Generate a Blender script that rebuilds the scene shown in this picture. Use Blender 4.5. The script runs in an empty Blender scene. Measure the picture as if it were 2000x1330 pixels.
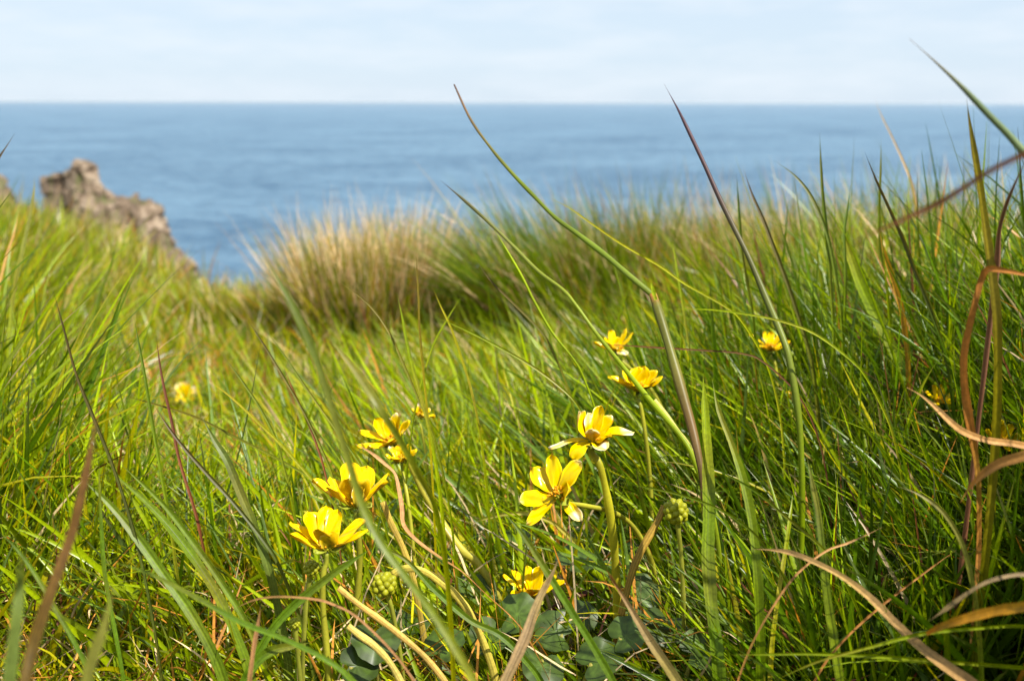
import bpy, math, random
import numpy as np
from mathutils import Vector, noise as mnoise

# ------------------------------------------------------------------ camera, world, sun
sc = bpy.context.scene
W, H = 2000.0, 1330.0
F = 2144.0                      # focal length in photo pixels
PITCH = math.radians(12.27)
cam_d = bpy.data.cameras.new('camera')
cam_d.sensor_width = 36.0
cam_d.lens = 36.0 * F / W
cam_d.clip_start = 0.02
cam_d.clip_end = 90000
cam_d.dof.use_dof = True
cam_d.dof.focus_distance = 0.50
cam_d.dof.aperture_fstop = 12.0
cam_d.dof.aperture_blades = 7
cam = bpy.data.objects.new('camera', cam_d)
sc.collection.objects.link(cam)
cam.location = (0, 0, 0)
cam.rotation_euler = (math.pi / 2 - PITCH, math.radians(-0.12), 0)
sc.camera = cam

SUN_EL, SUN_AZ = math.radians(53), math.radians(132)      # azimuth clockwise from +Y (where the camera looks)
world = bpy.data.worlds.new('World'); sc.world = world
world.use_nodes = True
wn, wl = world.node_tree.nodes, world.node_tree.links
wn.clear()
def N(nt, t, **kw):
    n = nt.nodes.new(t)
    for k, v in kw.items():
        setattr(n, k, v)
    return n
WT = world.node_tree
sky = N(WT, 'ShaderNodeTexSky', sky_type='NISHITA', sun_disc=False, sun_elevation=SUN_EL, sun_rotation=SUN_AZ,
        altitude=30, air_density=1.0, dust_density=0.4, ozone_density=1.6)
tc = N(WT, 'ShaderNodeTexCoord')
mp = N(WT, 'ShaderNodeMapping'); mp.inputs['Scale'].default_value = (4.0, 4.0, 20.0); mp.inputs['Location'].default_value = (3.4, 1.2, 0.4)
nz = N(WT, 'ShaderNodeTexNoise'); nz.inputs['Scale'].default_value = 2.0; nz.inputs['Detail'].default_value = 7; nz.inputs['Roughness'].default_value = 0.58
cr = N(WT, 'ShaderNodeMapRange'); cr.inputs['From Min'].default_value = 0.40; cr.inputs['From Max'].default_value = 0.66
cr.inputs['To Min'].default_value = 0.0; cr.inputs['To Max'].default_value = 0.60
mx = N(WT, 'ShaderNodeMix', data_type='RGBA')
mx.inputs['B'].default_value = (6.5, 7.1, 7.7, 1)          # thin high cloud
bg = N(WT, 'ShaderNodeBackground'); bg.inputs['Strength'].default_value = 0.077
wo = N(WT, 'ShaderNodeOutputWorld')
wl.new(tc.outputs['Generated'], mp.inputs['Vector']); wl.new(mp.outputs[0], nz.inputs['Vector'])
wl.new(nz.outputs['Fac'], cr.inputs['Value']); wl.new(cr.outputs[0], mx.inputs['Factor'])
hz = N(WT, 'ShaderNodeMix', data_type='RGBA'); hz.inputs['Factor'].default_value = 0.86; hz.inputs['B'].default_value = (5.3, 6.35, 7.5, 1)   # thin bright veil over the blue
wl.new(sky.outputs[0], hz.inputs['A']); wl.new(hz.outputs['Result'], mx.inputs['A']); wl.new(mx.outputs['Result'], bg.inputs['Color']); wl.new(bg.outputs[0], wo.inputs[0])

sd = bpy.data.lights.new('sun', 'SUN'); sd.energy = 5.0; sd.angle = math.radians(0.53); sd.color = (1.0, 0.95, 0.84)
sun = bpy.data.objects.new('sun', sd); sc.collection.objects.link(sun)
sv = Vector((math.sin(SUN_AZ) * math.cos(SUN_EL), math.cos(SUN_AZ) * math.cos(SUN_EL), math.sin(SUN_EL)))
sun.rotation_euler = sv.to_track_quat('Z', 'Y').to_euler()

sc.view_settings.view_transform = 'Standard'
sc.view_settings.look = 'None'
sc.view_settings.gamma = 1.0
sc.view_settings.exposure = 0.80
cy = sc.cycles
cy.max_bounces = 7; cy.diffuse_bounces = 3; cy.glossy_bounces = 2; cy.transmission_bounces = 4; cy.transparent_max_bounces = 4
cy.use_denoising = True
cy.caustics_reflective = False; cy.caustics_refractive = False
cy.sample_clamp_indirect = 6.0
cy.use_adaptive_sampling = True; cy.adaptive_threshold = 0.01

random.seed(7)
rng = np.random.default_rng(11)

# ------------------------------------------------------------------ helpers
cp, sp = math.cos(PITCH), math.sin(PITCH)
RIGHT = np.array([1.0, 0, 0]); UP = np.array([0, sp, cp]); FWD = np.array([0, cp, -sp])
def at(px, py, d):
    """point at depth d (m along the view axis) seen at photo pixel px, py"""
    return d * (RIGHT * (px - W / 2) / F + UP * (H / 2 - py) / F + FWD)
def project(P):
    x = P @ RIGHT; y = P @ UP; z = P @ FWD
    z = np.maximum(z, 1e-3)
    return W / 2 + F * x / z, H / 2 - F * y / z, z

def sst(x, a, b):
    t = np.clip((x - a) / (b - a), 0, 1)
    return t * t * (3 - 2 * t)

def bumps(x, y):
    return (0.010 * np.sin(7.3 * x + 2.1 * y + 1.3) * np.sin(6.1 * y - 1.7 * x) + 0.006 * np.sin(17.1 * x - 9.7 * y)
            + 0.004 * np.sin(29.0 * x + 23.3 * y + 0.5) + 0.03 * np.sin(1.9 * x + 0.4) * np.sin(1.3 * y + 2.2))
def edge_y(x):
    """where the turf breaks away to the cliff"""
    e = 2.45 + 0.12 * np.sin(3.1 * x + 1.0) + 0.07 * np.sin(7.7 * x)
    e = e + sst(-x, 0.45, 1.5) * 1.6 + sst(-x, 1.8, 3.5) * 1.5 + sst(x, 0.5, 2.0) * 0.5 - sst(x, 2.0, 20.0) * 1.2
    return e
def ground(x, y):
    x = np.asarray(x, float); y = np.asarray(y, float)
    g = -0.280 - 0.085 * np.clip(y - 0.5, 0, 2.2) + 0.02 * np.clip(-y, 0, 20) * 1.5
    tr = np.exp(-((x + 0.27 * y) / (0.16 + 0.10 * np.clip(y, 0, 6))) ** 2)
    g = g - 0.055 * tr * sst(y, 0.6, 1.3)
    g = g + 0.066 * sst(x, 0.10, 0.5) * (1 - 0.3 * sst(y, 1.0, 2.2)) * (1 - sst(x, 2, 6) * 0.6)
    g = g + 0.070 * sst(-x - 0.27 * y, 0.12, 0.65) * sst(y, 0.4, 1.2)
    g = g + 0.035 * sst(-x - 0.2 * y, 0.15, 0.6) * sst(y, 0.9, 2.0)
    g = g - 0.07 * np.clip(y - 2.6, 0, 3) * sst(-x, 0.4, 1.0)
    g = g + bumps(x, y)
    t = y - edge_y(x)
    st = 0.45 + 1.6 * sst(x, -2.6, -0.4)                   # gentler shoulder on the left, steep in front
    tt = np.clip(t, 0, 60)
    d = st * tt ** 1.15 + 0.14 * np.clip(t - 3.5, 0, 60) ** 1.6
    d = d * (1 + 0.06 * np.sin(2.3 * x) + 0.05 * np.sin(1.1 * y))
    return np.maximum(g - d, -38.0)

def mat(name):
    m = bpy.data.materials.new(name); m.use_nodes = True
    m.node_tree.nodes.clear()
    return m, m.node_tree

def link_obj(o, parent=None):
    sc.collection.objects.link(o)
    if parent is not None:
        o.parent = parent
    return o
def tag(o, label=None, cat=None, group=None, kind=None):
    if label: o['label'] = label
    if cat: o['category'] = cat
    if group: o['group'] = group
    if kind: o['kind'] = kind
    return o
def empty(name, loc):
    o = bpy.data.objects.new(name, None); o.location = tuple(loc); o.empty_display_size = 0.02
    sc.collection.objects.link(o)
    return o
def mesh_obj(name, V, Fq, m, parent=None, col=None, origin=None, smooth=True):
    """V (n,3) world coordinates; Fq list of (k,3) or (k,4) index arrays; origin = location of the thing"""
    V = np.asarray(V, np.float32)
    if origin is None:
        origin = np.array(parent.location) if parent is not None and parent.type == 'EMPTY' else (
            np.array(parent.parent.location) if parent is not None and parent.parent is not None else
            (np.array(parent.location) if parent is not None else np.zeros(3)))
        local = origin
    else:
        local = np.asarray(origin)
    V = V - local.astype(np.float32)
    me = bpy.data.meshes.new(name)
    if not isinstance(Fq, (list, tuple)): Fq = [Fq]
    me.vertices.add(len(V)); me.vertices.foreach_set('co', V.ravel())
    tot = [np.full(len(f), f.shape[1], np.int32) for f in Fq]
    tot = np.concatenate(tot); idx = np.concatenate([f.ravel() for f in Fq]).astype(np.int32)
    me.loops.add(len(idx)); me.loops.foreach_set('vertex_index', idx)
    me.polygons.add(len(tot))
    st = np.concatenate([[0], np.cumsum(tot)[:-1]]).astype(np.int32)
    me.polygons.foreach_set('loop_start', st)
    try: me.polygons.foreach_set('loop_total', tot)
    except Exception: pass
    me.update(calc_edges=True)
    me.polygons.foreach_set('use_smooth', np.full(len(tot), smooth))
    if col is not None:
        a = me.color_attributes.new('Col', 'FLOAT_COLOR', 'POINT')
        c = np.ones((len(V), 4), np.float32); c[:, :col.shape[1]] = col
        a.data.foreach_set('color', c.ravel())
    me.materials.append(m)
    o = bpy.data.objects.new(name, me)
    if parent is None:
        o.location = tuple(float(v) for v in local)
    link_obj(o, parent)
    return o

# ------------------------------------------------------------------ materials
def leafy(name, trans=0.38, rough=0.38, spec=0.5, warm=(1.25, 1.15, 0.5), vary=0.18, scale=900):
    """thin plant tissue: colour attribute, translucent to the sun, waxy sheen"""
    m, nt = mat(name); L = nt.links
    at_ = N(nt, 'ShaderNodeAttribute', attribute_name='Col')
    tcn = N(nt, 'ShaderNodeTexCoord')
    nn = N(nt, 'ShaderNodeTexNoise'); nn.inputs['Scale'].default_value = scale; nn.inputs['Detail'].default_value = 3
    mr = N(nt, 'ShaderNodeMapRange'); mr.inputs['To Min'].default_value = 1 - vary; mr.inputs['To Max'].default_value = 1 + vary
    mr.inputs['From Min'].default_value = 0.3; mr.inputs['From Max'].default_value = 0.7
    mul = N(nt, 'ShaderNodeVectorMath', operation='SCALE')
    L.new(tcn.outputs['Object'], nn.inputs['Vector']); L.new(nn.outputs['Fac'], mr.inputs['Value'])
    L.new(at_.outputs['Color'], mul.inputs[0]); L.new(mr.outputs[0], mul.inputs['Scale'])
    wm = N(nt, 'ShaderNodeVectorMath', operation='MULTIPLY'); wm.inputs[1].default_value = warm
    L.new(mul.outputs[0], wm.inputs[0])
    di = N(nt, 'ShaderNodeBsdfPrincipled'); di.inputs['Roughness'].default_value = rough
    di.inputs['Specular IOR Level'].default_value = spec
    tr = N(nt, 'ShaderNodeBsdfTranslucent')
    mix = N(nt, 'ShaderNodeMixShader'); mix.inputs[0].default_value = trans
    out = N(nt, 'ShaderNodeOutputMaterial')
    L.new(mul.outputs[0], di.inputs['Base Color']); L.new(wm.outputs[0], tr.inputs['Color'])
    L.new(di.outputs[0], mix.inputs[1]); L.new(tr.outputs[0], mix.inputs[2]); L.new(mix.outputs[0], out.inputs[0])
    return m
M_GRASS = leafy('grass_blade', 0.42, 0.32, 0.38)
M_BLADE = leafy('broad_blade', 0.42, 0.40, 0.25)
M_DRY = leafy('dry_grass', 0.25, 0.6, 0.25, warm=(1.1, 0.95, 0.7))
M_LEAF = leafy('celandine_leaf', 0.22, 0.42, 0.35, vary=0.35, scale=260)
M_STEM = leafy('celandine_stem', 0.25, 0.42, 0.28, warm=(1.2, 1.1, 0.4), vary=0.1)
M_PETAL = leafy('petal', 0.34, 0.20, 0.24, warm=(1.0, 0.90, 0.1), vary=0.07, scale=350)
M_STAMEN = leafy('stamen', 0.3, 0.5, 0.3, warm=(1.1, 0.9, 0.3), vary=0.1)

def ground_mat():
    m, nt = mat('turf_soil'); L = nt.links
    tcn = N(nt, 'ShaderNodeTexCoord')
    n1 = N(nt, 'ShaderNodeTexNoise'); n1.inputs['Scale'].default_value = 14; n1.inputs['Detail'].default_value = 8
    n2 = N(nt, 'ShaderNodeTexNoise'); n2.inputs['Scale'].default_value = 190; n2.inputs['Detail'].default_value = 5
    r1 = N(nt, 'ShaderNodeValToRGB')
    e = r1.color_ramp.elements
    e[0].position = 0.30; e[0].color = (0.030, 0.022, 0.010, 1)
    e[1].position = 0.72; e[1].color = (0.10, 0.085, 0.018, 1)
    x = r1.color_ramp.elements.new(0.5); x.color = (0.055, 0.060, 0.012, 1)
    mix = N(nt, 'ShaderNodeMix', data_type='FLOAT'); mix.inputs['Factor'].default_value = 0.5
    L.new(tcn.outputs['Object'], n1.inputs['Vector']); L.new(tcn.outputs['Object'], n2.inputs['Vector'])
    L.new(n1.outputs['Fac'], mix.inputs['A']); L.new(n2.outputs['Fac'], mix.inputs['B']); L.new(mix.outputs['Result'], r1.inputs[0])
    # bare rock where the ground is steep
    ge = N(nt, 'ShaderNodeNewGeometry'); sx = N(nt, 'ShaderNodeSeparateXYZ')
    L.new(ge.outputs['True Normal'], sx.inputs[0])
    mr = N(nt, 'ShaderNodeMapRange'); mr.inputs['From Min'].default_value = 0.62; mr.inputs['From Max'].default_value = 0.40
    L.new(sx.outputs['Z'], mr.inputs['Value'])
    rk = N(nt, 'ShaderNodeValToRGB'); rk.color_ramp.elements[0].color = (0.10, 0.075, 0.055, 1); rk.color_ramp.elements[1].color = (0.33, 0.27, 0.21, 1)
    n3 = N(nt, 'ShaderNodeTexNoise'); n3.inputs['Scale'].default_value = 3; n3.inputs['Detail'].default_value = 9
    L.new(tcn.outputs['Object'], n3.inputs['Vector']); L.new(n3.outputs['Fac'], rk.inputs[0])
    mc = N(nt, 'ShaderNodeMix', data_type='RGBA')
    L.new(mr.outputs[0], mc.inputs['Factor']); L.new(r1.outputs[0], mc.inputs['A']); L.new(rk.outputs[0], mc.inputs['B'])
    b = N(nt, 'ShaderNodeBsdfPrincipled'); b.inputs['Roughness'].default_value = 0.95; b.inputs['Specular IOR Level'].default_value = 0.2
    bp = N(nt, 'ShaderNodeBump'); bp.inputs['Strength'].default_value = 0.8; bp.inputs['Distance'].default_value = 0.004
    L.new(n2.outputs['Fac'], bp.inputs['Height']); L.new(bp.outputs[0], b.inputs['Normal'])
    o = N(nt, 'ShaderNodeOutputMaterial'); L.new(mc.outputs['Result'], b.inputs['Base Color']); L.new(b.outputs[0], o.inputs[0])
    return m
def sea_mat():
    m, nt = mat('sea_water'); L = nt.links
    tcn = N(nt, 'ShaderNodeTexCoord')
    def ns(scale, sc3, det, rough=0.55):
        mm = N(nt, 'ShaderNodeMapping'); mm.inputs['Scale'].default_value = sc3; mm.inputs['Rotation'].default_value = (0, 0, math.radians(8))
        n = N(nt, 'ShaderNodeTexNoise'); n.inputs['Scale'].default_value = scale; n.inputs['Detail'].default_value = det; n.inputs['Roughness'].default_value = rough
        L.new(tcn.outputs['Object'], mm.inputs['Vector']); L.new(mm.outputs[0], n.inputs['Vector'])
        return n
    big = ns(0.010, (1.0, 1.2, 1), 6, 0.6)             # wind patches
    swell = ns(0.19, (0.7, 1.0, 1), 6, 0.66)      # swell
    chop = ns(0.45, (0.6, 1.0, 1), 4, 0.65)
    cr_ = N(nt, 'ShaderNodeValToRGB')
    e = cr_.color_ramp.elements
    e[0].position = 0.41; e[0].color = (0.030, 0.095, 0.175, 1)
    e[1].position = 0.60; e[1].color = (0.125, 0.230, 0.330, 1)
    mf = N(nt, 'ShaderNodeMix', data_type='FLOAT'); mf.inputs['Factor'].default_value = 0.5
    mf.inputs['Factor'].default_value = 0.65; L.new(big.outputs['Fac'], mf.inputs['A']); L.new(swell.outputs['Fac'], mf.inputs['B']); L.new(mf.outputs['Result'], cr_.inputs[0])
    b = N(nt, 'ShaderNodeBsdfPrincipled'); b.inputs['Roughness'].default_value = 0.38; b.inputs['IOR'].default_value = 1.33
    b.inputs['Specular IOR Level'].default_value = 0.4
    b1 = N(nt, 'ShaderNodeBump'); b1.inputs['Strength'].default_value = 1.0; b1.inputs['Distance'].default_value = 4.0
    b2 = N(nt, 'ShaderNodeBump'); b2.inputs['Strength'].default_value = 1.0; b2.inputs['Distance'].default_value = 0.8
    L.new(swell.outputs['Fac'], b1.inputs['Height']); L.new(chop.outputs['Fac'], b2.inputs['Height']); L.new(b1.outputs[0], b2.inputs['Normal'])
    L.new(b2.outputs[0], b.inputs['Normal']); L.new(cr_.outputs[0], b.inputs['Base Color'])
    o = N(nt, 'ShaderNodeOutputMaterial'); L.new(b.outputs[0], o.inputs[0])
    return m
def rock_mat():
    m, nt = mat('cliff_rock'); L = nt.links
    tcn = N(nt, 'ShaderNodeTexCoord')
    mm = N(nt, 'ShaderNodeMapping'); mm.inputs['Scale'].default_value = (1, 1, 0.45)
    n1 = N(nt, 'ShaderNodeTexNoise'); n1.inputs['Scale'].default_value = 9.0; n1.inputs['Detail'].default_value = 9; n1.inputs['Roughness'].default_value = 0.65
    L.new(tcn.outputs['Object'], mm.inputs['Vector']); L.new(mm.outputs[0], n1.inputs['Vector'])
    r = N(nt, 'ShaderNodeValToRGB'); e = r.color_ramp.elements
    e[0].position = 0.33; e[0].color = (0.11, 0.080, 0.058, 1)
    e[1].position = 0.66; e[1].color = (0.44, 0.35, 0.26, 1)
    x = r.color_ramp.elements.new(0.5); x.color = (0.20, 0.145, 0.10, 1)
    L.new(n1.outputs['Fac'], r.inputs[0])
    n2 = N(nt, 'ShaderNodeTexNoise'); n2.inputs['Scale'].default_value = 9; n2.inputs['Detail'].default_value = 4
    L.new(tcn.outputs['Object'], n2.inputs['Vector'])
    ml = N(nt, 'ShaderNodeMapRange'); ml.inputs['From Min'].default_value = 0.60; ml.inputs['From Max'].default_value = 0.68; ml.inputs['To Max'].default_value = 0.8
    L.new(n2.outputs['Fac'], ml.inputs['Value'])
    mc = N(nt, 'ShaderNodeMix', data_type='RGBA'); mc.inputs['B'].default_value = (0.10, 0.125, 0.035, 1)
    L.new(ml.outputs[0], mc.inputs['Factor']); L.new(r.outputs[0], mc.inputs['A'])
    b = N(nt, 'ShaderNodeBsdfPrincipled'); b.inputs['Roughness'].default_value = 0.9; b.inputs['Specular IOR Level'].default_value = 0.2
    bp = N(nt, 'ShaderNodeBump'); bp.inputs['Strength'].default_value = 1.0; bp.inputs['Distance'].default_value = 0.06
    L.new(n1.outputs['Fac'], bp.inputs['Height']); L.new(bp.outputs[0], b.inputs['Normal']); L.new(mc.outputs['Result'], b.inputs['Base Color'])
    o = N(nt, 'ShaderNodeOutputMaterial'); L.new(b.outputs[0], o.inputs[0])
    return m

# ------------------------------------------------------------------ the setting
def grid_mesh(name, xs, ys, zf, m):
    X, Y = np.meshgrid(xs, ys)
    Z = zf(X, Y)
    V = np.stack([X.ravel(), Y.ravel(), Z.ravel()], 1)
    nx, ny = len(xs), len(ys)
    i = (np.arange(ny - 1)[:, None] * nx + np.arange(nx - 1)[None, :]).ravel()
    return mesh_obj(name, V, np.stack([i, i + 1, i + nx + 1, i + nx], 1), m)
ys = np.concatenate([np.linspace(-25, -1, 30), np.linspace(-0.95, 3.8, 240), np.linspace(3.85, 14, 110), np.linspace(14.5, 60, 40)])
xr = np.concatenate([np.linspace(0, 2.5, 110), np.linspace(2.55, 8, 60), np.linspace(8.5, 40, 40)])
xs = np.concatenate([-xr[:0:-1], xr])
g = grid_mesh('clifftop_ground', xs, ys, ground, ground_mat()); tag(g, kind='structure')
R = 24000.0
sx_ = np.array([-R, -300, 300, R]); sy_ = np.array([-2000.0, 10, 900, R])
s = grid_mesh('sea', sx_, sy_, lambda X, Y: X * 0 - 30.0, sea_mat()); tag(s, kind='structure')

# ------------------------------------------------------------------ rocks beyond the turf
ROCK = rock_mat()
def crag(name, prof, depth, thick, zbot, label, seed):
    """a jagged ridge of rock: its crest heights along x, given real thickness and broken faces"""
    pts = [at(px, py, depth) for px, py in prof]
    px_ = np.array([p[0] for p in pts]); pz_ = np.array([p[2] for p in pts]); y0 = float(np.mean([p[1] for p in pts]))
    nu, nv = 150, 120
    V = []
    u = np.linspace(px_[0] - 0.04, px_[-1] + 0.06, nu)
    ht = np.interp(u, px_, pz_)
    endf = np.minimum(sst(u, u[0], u[0] + 0.10), 1 - sst(u, u[-1] - 0.10, u[-1]))
    for i in range(nu):
        for j in range(nv):
            a = j / (nv - 1)                                  # 0 front foot -> .5 crest -> 1 back foot
            s_ = 1 - abs(2 * a - 1)                            # 0 at foot, 1 on the crest
            side = -1 if a < 0.5 else 1
            z = zbot + (ht[i] - zbot) * s_ ** 0.72
            t = thick * (0.25 + 0.75 * (1 - s_) ** 0.8) * (0.15 + 0.85 * endf[i])
            if s_ > 0.97: t = thick * 0.22 * (1 - s_) / 0.03 * (0.15 + 0.85 * endf[i])
            p = Vector((u[i], y0 + side * t, z))
            q = Vector((p.x * 4.2 + seed, p.y * 4.2, p.z * 2.0))
            c = mnoise.cell_vector(Vector((p.x * 11 + seed + p.z * 2, p.y * 7, p.z * 3.2 - p.x)))
            c2 = mnoise.cell_vector(Vector((p.x * 27 + seed - p.z * 5, p.y * 17, p.z * 9)))
            d = mnoise.noise_vector(q * 1.5) * 0.05 + (c - Vector((.5, .5, .5))) * 0.045 + (c2 - Vector((.5, .5, .5))) * 0.045
            d.z *= 0.8
            V.append(p + d)
    V = np.array([tuple(v) for v in V])
    i = (np.arange(nu - 1)[:, None] * nv + np.arange(nv - 1)[None, :]).ravel()
    Fq = np.stack([i, i + nv, i + nv + 1, i + 1], 1)
    o = mesh_obj(name, V, Fq, ROCK, origin=np.array([px_.mean(), y0, zbot]), smooth=False)
    return tag(o, label, 'rock', 'crags at the cliff edge')
crag('rock_crag', [(100, 372), (106, 340), (122, 336), (134, 334), (142, 322), (154, 312), (166, 310), (176, 326), (190, 330), (194, 346), (208, 350), (218, 368), (230, 388),
                   (248, 380), (262, 388), (284, 392), (298, 412), (312, 430), (326, 450), (336, 478), (348, 505), (372, 560)], 7.0, 0.30, -2.4,
     'tall jagged brown sea crag with pale top behind the grassy bank', 3.1)
crag('rock_crag', [(-60, 350), (-30, 340), (-6, 344), (4, 362), (14, 384), (24, 402), (38, 392), (52, 396), (64, 420), (80, 450)], 6.2, 0.35, -2.2,
     'low brown rock cut off by the left edge of the picture', 9.4)

# ------------------------------------------------------------------ grass fields
C = lambda *a: np.array(a, float)
G_MID, G_DARK, G_YEL, G_LIME = C(.190, .262, .002), C(.078, .145, .002), C(.400, .360, .002), C(.30, .39, .002)
G_BLUE, STRAW, ORANGE, RED, PURPLE = C(.095, .150, .030), C(.60, .44, .24), C(.47, .20, .025), C(.20, .070, .035), C(.11, .065, .055)

# flowers: photo px, py, depth, radius in px - the turf has been pushed aside in front of them
FLOWER_WINDOWS = [(695, 950, .47, 84), (643, 1042, .45, 84), (1095, 948, .48, 78), (1160, 842, .50, 82), (1250, 737, .60, 60), (1208, 668, .70, 45),
                  (768, 845, .58, 70), (790, 890, .57, 35), (1040, 1138, .53, 60), (1505, 662, .74, 40), (362, 772, 1.40, 32), 
                  (1838, 770, .62, 30), (1950, 845, .58, 34)]
def blades(n, root, length, width, lean_az, lean0, bend, col_root, col_mid, col_tip, segs, facing=None, fold=0.35, three=True, jitter=0.0, guard=0.9, outside=False):
    """vectorised grass blades; returns V, F, C"""
    k = segs + 1
    t = np.linspace(0, 1, k)
    dirh = np.stack([np.cos(lean_az), np.sin(lean_az), np.zeros(n)], 1)
    ang = lean0[:, None] + bend[:, None] * t[None, :] ** 1.3                # angle off vertical along the blade
    wob = jitter * rng.normal(size=(n, 1)) * np.sin(t * 5)[None, :] if jitter else 0
    step = (length / segs)[:, None, None]
    d = dirh[:, None, :] * np.sin(ang + wob)[..., None] + np.array([0, 0, 1.0]) * np.cos(ang + wob)[..., None]
    P = root[:, None, :] + np.concatenate([np.zeros((n, 1, 3)), np.cumsum((d[:, 1:] + d[:, :-1]) / 2 * step, 1)], 1)
    if guard:
        bad = np.zeros(n, bool)
        X, Y, Z = project(P.reshape(-1, 3)); X = X.reshape(n, k); Y = Y.reshape(n, k); Z = Z.reshape(n, k)
        near = (Z < (0.10 if outside else 0.24)).any(1)
        if outside: near |= (X < 1950).any(1)                      # keeps the added shade-casting blades out of view
        wpx = 0
        for (fx, fy, fd, fr) in FLOWER_WINDOWS:
            # sample between joints too
            for f0 in (0.0, 0.33, 0.66):
                Xa = X[:, :-1] * (1 - f0) + X[:, 1:] * f0; Ya = Y[:, :-1] * (1 - f0) + Y[:, 1:] * f0
                bad |= (((Xa - fx) ** 2 + ((Ya - fy) * 1.1) ** 2 < fr * fr) & (Z[:, :-1] < fd - 0.004)).any(1)
        keep = ~((bad & (rng.random(n) < guard)) | near)
        P, d = P[keep], d[keep]; n = len(P)
        width, col_root, col_mid, col_tip, dirh = width[keep], col_root[keep], col_mid[keep], col_tip[keep], dirh[keep]
    fa = rng.uniform(0, math.pi, n)
    side = np.stack([np.cos(fa), np.sin(fa), 0 * fa], 1)[:, None, :]
    nrm = np.cross(side, d); nrm /= np.linalg.norm(nrm, axis=2, keepdims=True) + 1e-9
    side = np.cross(d, nrm)
    prof = (0.55 + 0.45 * np.minimum(1, t * 4)) * (1 - t ** 2.2) ** 0.8
    prof = np.maximum(prof, 0.03)
    w = width[:, None, None] * prof[None, :, None] * 0.5
    tt = t[None, :, None]
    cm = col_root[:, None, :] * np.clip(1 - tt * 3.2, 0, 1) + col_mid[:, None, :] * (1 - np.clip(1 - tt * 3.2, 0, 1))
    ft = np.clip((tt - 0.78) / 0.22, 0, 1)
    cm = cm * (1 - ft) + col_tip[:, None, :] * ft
    if three:
        Vv = np.stack([P - side * w + nrm * w * fold, P, P + side * w + nrm * w * fold], 2)    # n,k,3,3
        cc = np.stack([cm * 0.92, cm * 1.12, cm * 0.92], 2); m = 3
    else:
        Vv = np.stack([P - side * w, P + side * w], 2); cc = np.stack([cm, cm], 2); m = 2
    base = (np.arange(n) * k * m)[:, None, None]
    i = (np.arange(k - 1) * m)[None, :, None]; j = np.arange(m - 1)[None, None, :]
    a = (base + i + j)
    Fq = np.stack([a, a + 1, a + m + 1, a + m], -1).reshape(-1, 4)
    return Vv.reshape(-1, 3), Fq, cc.reshape(-1, 3)

def joinv(lst):
    V, Fq, Cc, o = [], [], [], 0
    for v, f, c in lst:
        V.append(v); Fq.append(f + o); Cc.append(c); o += len(v)
    return np.concatenate(V), np.concatenate(Fq), np.concatenate(Cc)

def patch(x, y, s, ph=0.0):
    return 0.5 + 0.25 * (np.sin(s * x + 1.3 * s * y + ph) + np.sin(1.7 * s * y - 0.9 * s * x + 2.1 * ph + 1)) 

def pick(n, probs, cols, v=0.22):
    idx = np.array([rng.choice(len(cols), p=p / p.sum()) for p in probs]) if probs.ndim == 2 and n < 200 else None
    if idx is None:
        cum = np.cumsum(probs / probs.sum(1, keepdims=True), 1)
        idx = (rng.random(n)[:, None] > cum).sum(1).clip(0, len(cols) - 1)
    c = np.array(cols)[idx] * (1 + v * rng.normal(size=(n, 1))).clip(0.45, 1.6)
    return c, idx

def scatter(n, y0, y1, margin, power=1.0):
    """more per square metre close by"""
    y = y0 * (y1 / y0) ** (rng.random(n) ** power)
    half = 0.50 * y + margin
    x = rng.uniform(-1, 1, n) * half
    return x, y

def leaf_zone(x, y):       # round-leaved herbs crowd the grass out here
    return np.exp(-(((x - 0.045) / 0.11) ** 2 + ((y - 0.56) / 0.08) ** 2))
def hollow(x, y):
    return np.exp(-(((x + 0.24) / 0.13) ** 2 + ((y - 0.84) / 0.16) ** 2))

def height_map(x, y):
    h = 0.086 + 0.036 * sst(x, 0.03 + 0.06 * y, 0.32 + 0.12 * y) + 0.016 * sst(-x - 0.27 * y, 0.05, 0.35)
    h = h + 0.025 * (patch(x, y, 6.0) - 0.5)
    h = h * (1 - 0.45 * hollow(x, y)) * (1 - 0.35 * leaf_zone(x, y))
    h = h + 0.035 * sst(-x - 0.36 * y, 0.0, 0.12) * (1 - sst(y, 1.3, 1.9)) + 0.0 * sst(x, 0.12, 0.3) * (1 - sst(y, 0.8, 1.1)) + 0.018 * sst(x, 0.0, 0.12) * sst(y, 1.25, 1.5)
    path = np.exp(-((x + 0.27 * y) / (0.10 + 0.11 * y)) ** 2) * sst(y, 0.9, 1.4)
    h = h * (1 - (0.35 - 0.30 * sst(y, 1.35, 1.7)) * path)
    h = h * (0.45 + 0.55 * np.maximum(sst(y, 0.40, 0.60), 0.8 * sst(x, 0.06, 0.16)))
    return h
def lean_map(x, y, n):
    """mean lean: wind-combed towards -x in the middle, upright at the right, towards +x at the far left"""
    mean = -0.55 * sst(x, -0.5 * y, -0.1 * y) + 0.28 * sst(-x, 0.25 * y, 0.6 * y) + 0.36 * sst(x, 0.10 * y, 0.34 * y)
    cxl = np.sin(41 * x + 17 * y + 2) * np.sin(23 * y - 31 * x) ; cyl = np.sin(37 * y + 13 * x + 1) * np.sin(29 * x + 11 * y)
    wild = (rng.random(n) < 0.34) * 0.75
    lx = mean + 0.38 * cxl + rng.normal(0, 0.34, n) + wild * rng.normal(0, 1, n); ly = 0.30 * cyl + rng.normal(-0.02, 0.32, n) + wild * rng.normal(0, .8, n)
    return np.arctan2(ly, lx), np.clip(np.hypot(lx, ly), 0, 1.25)

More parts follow.
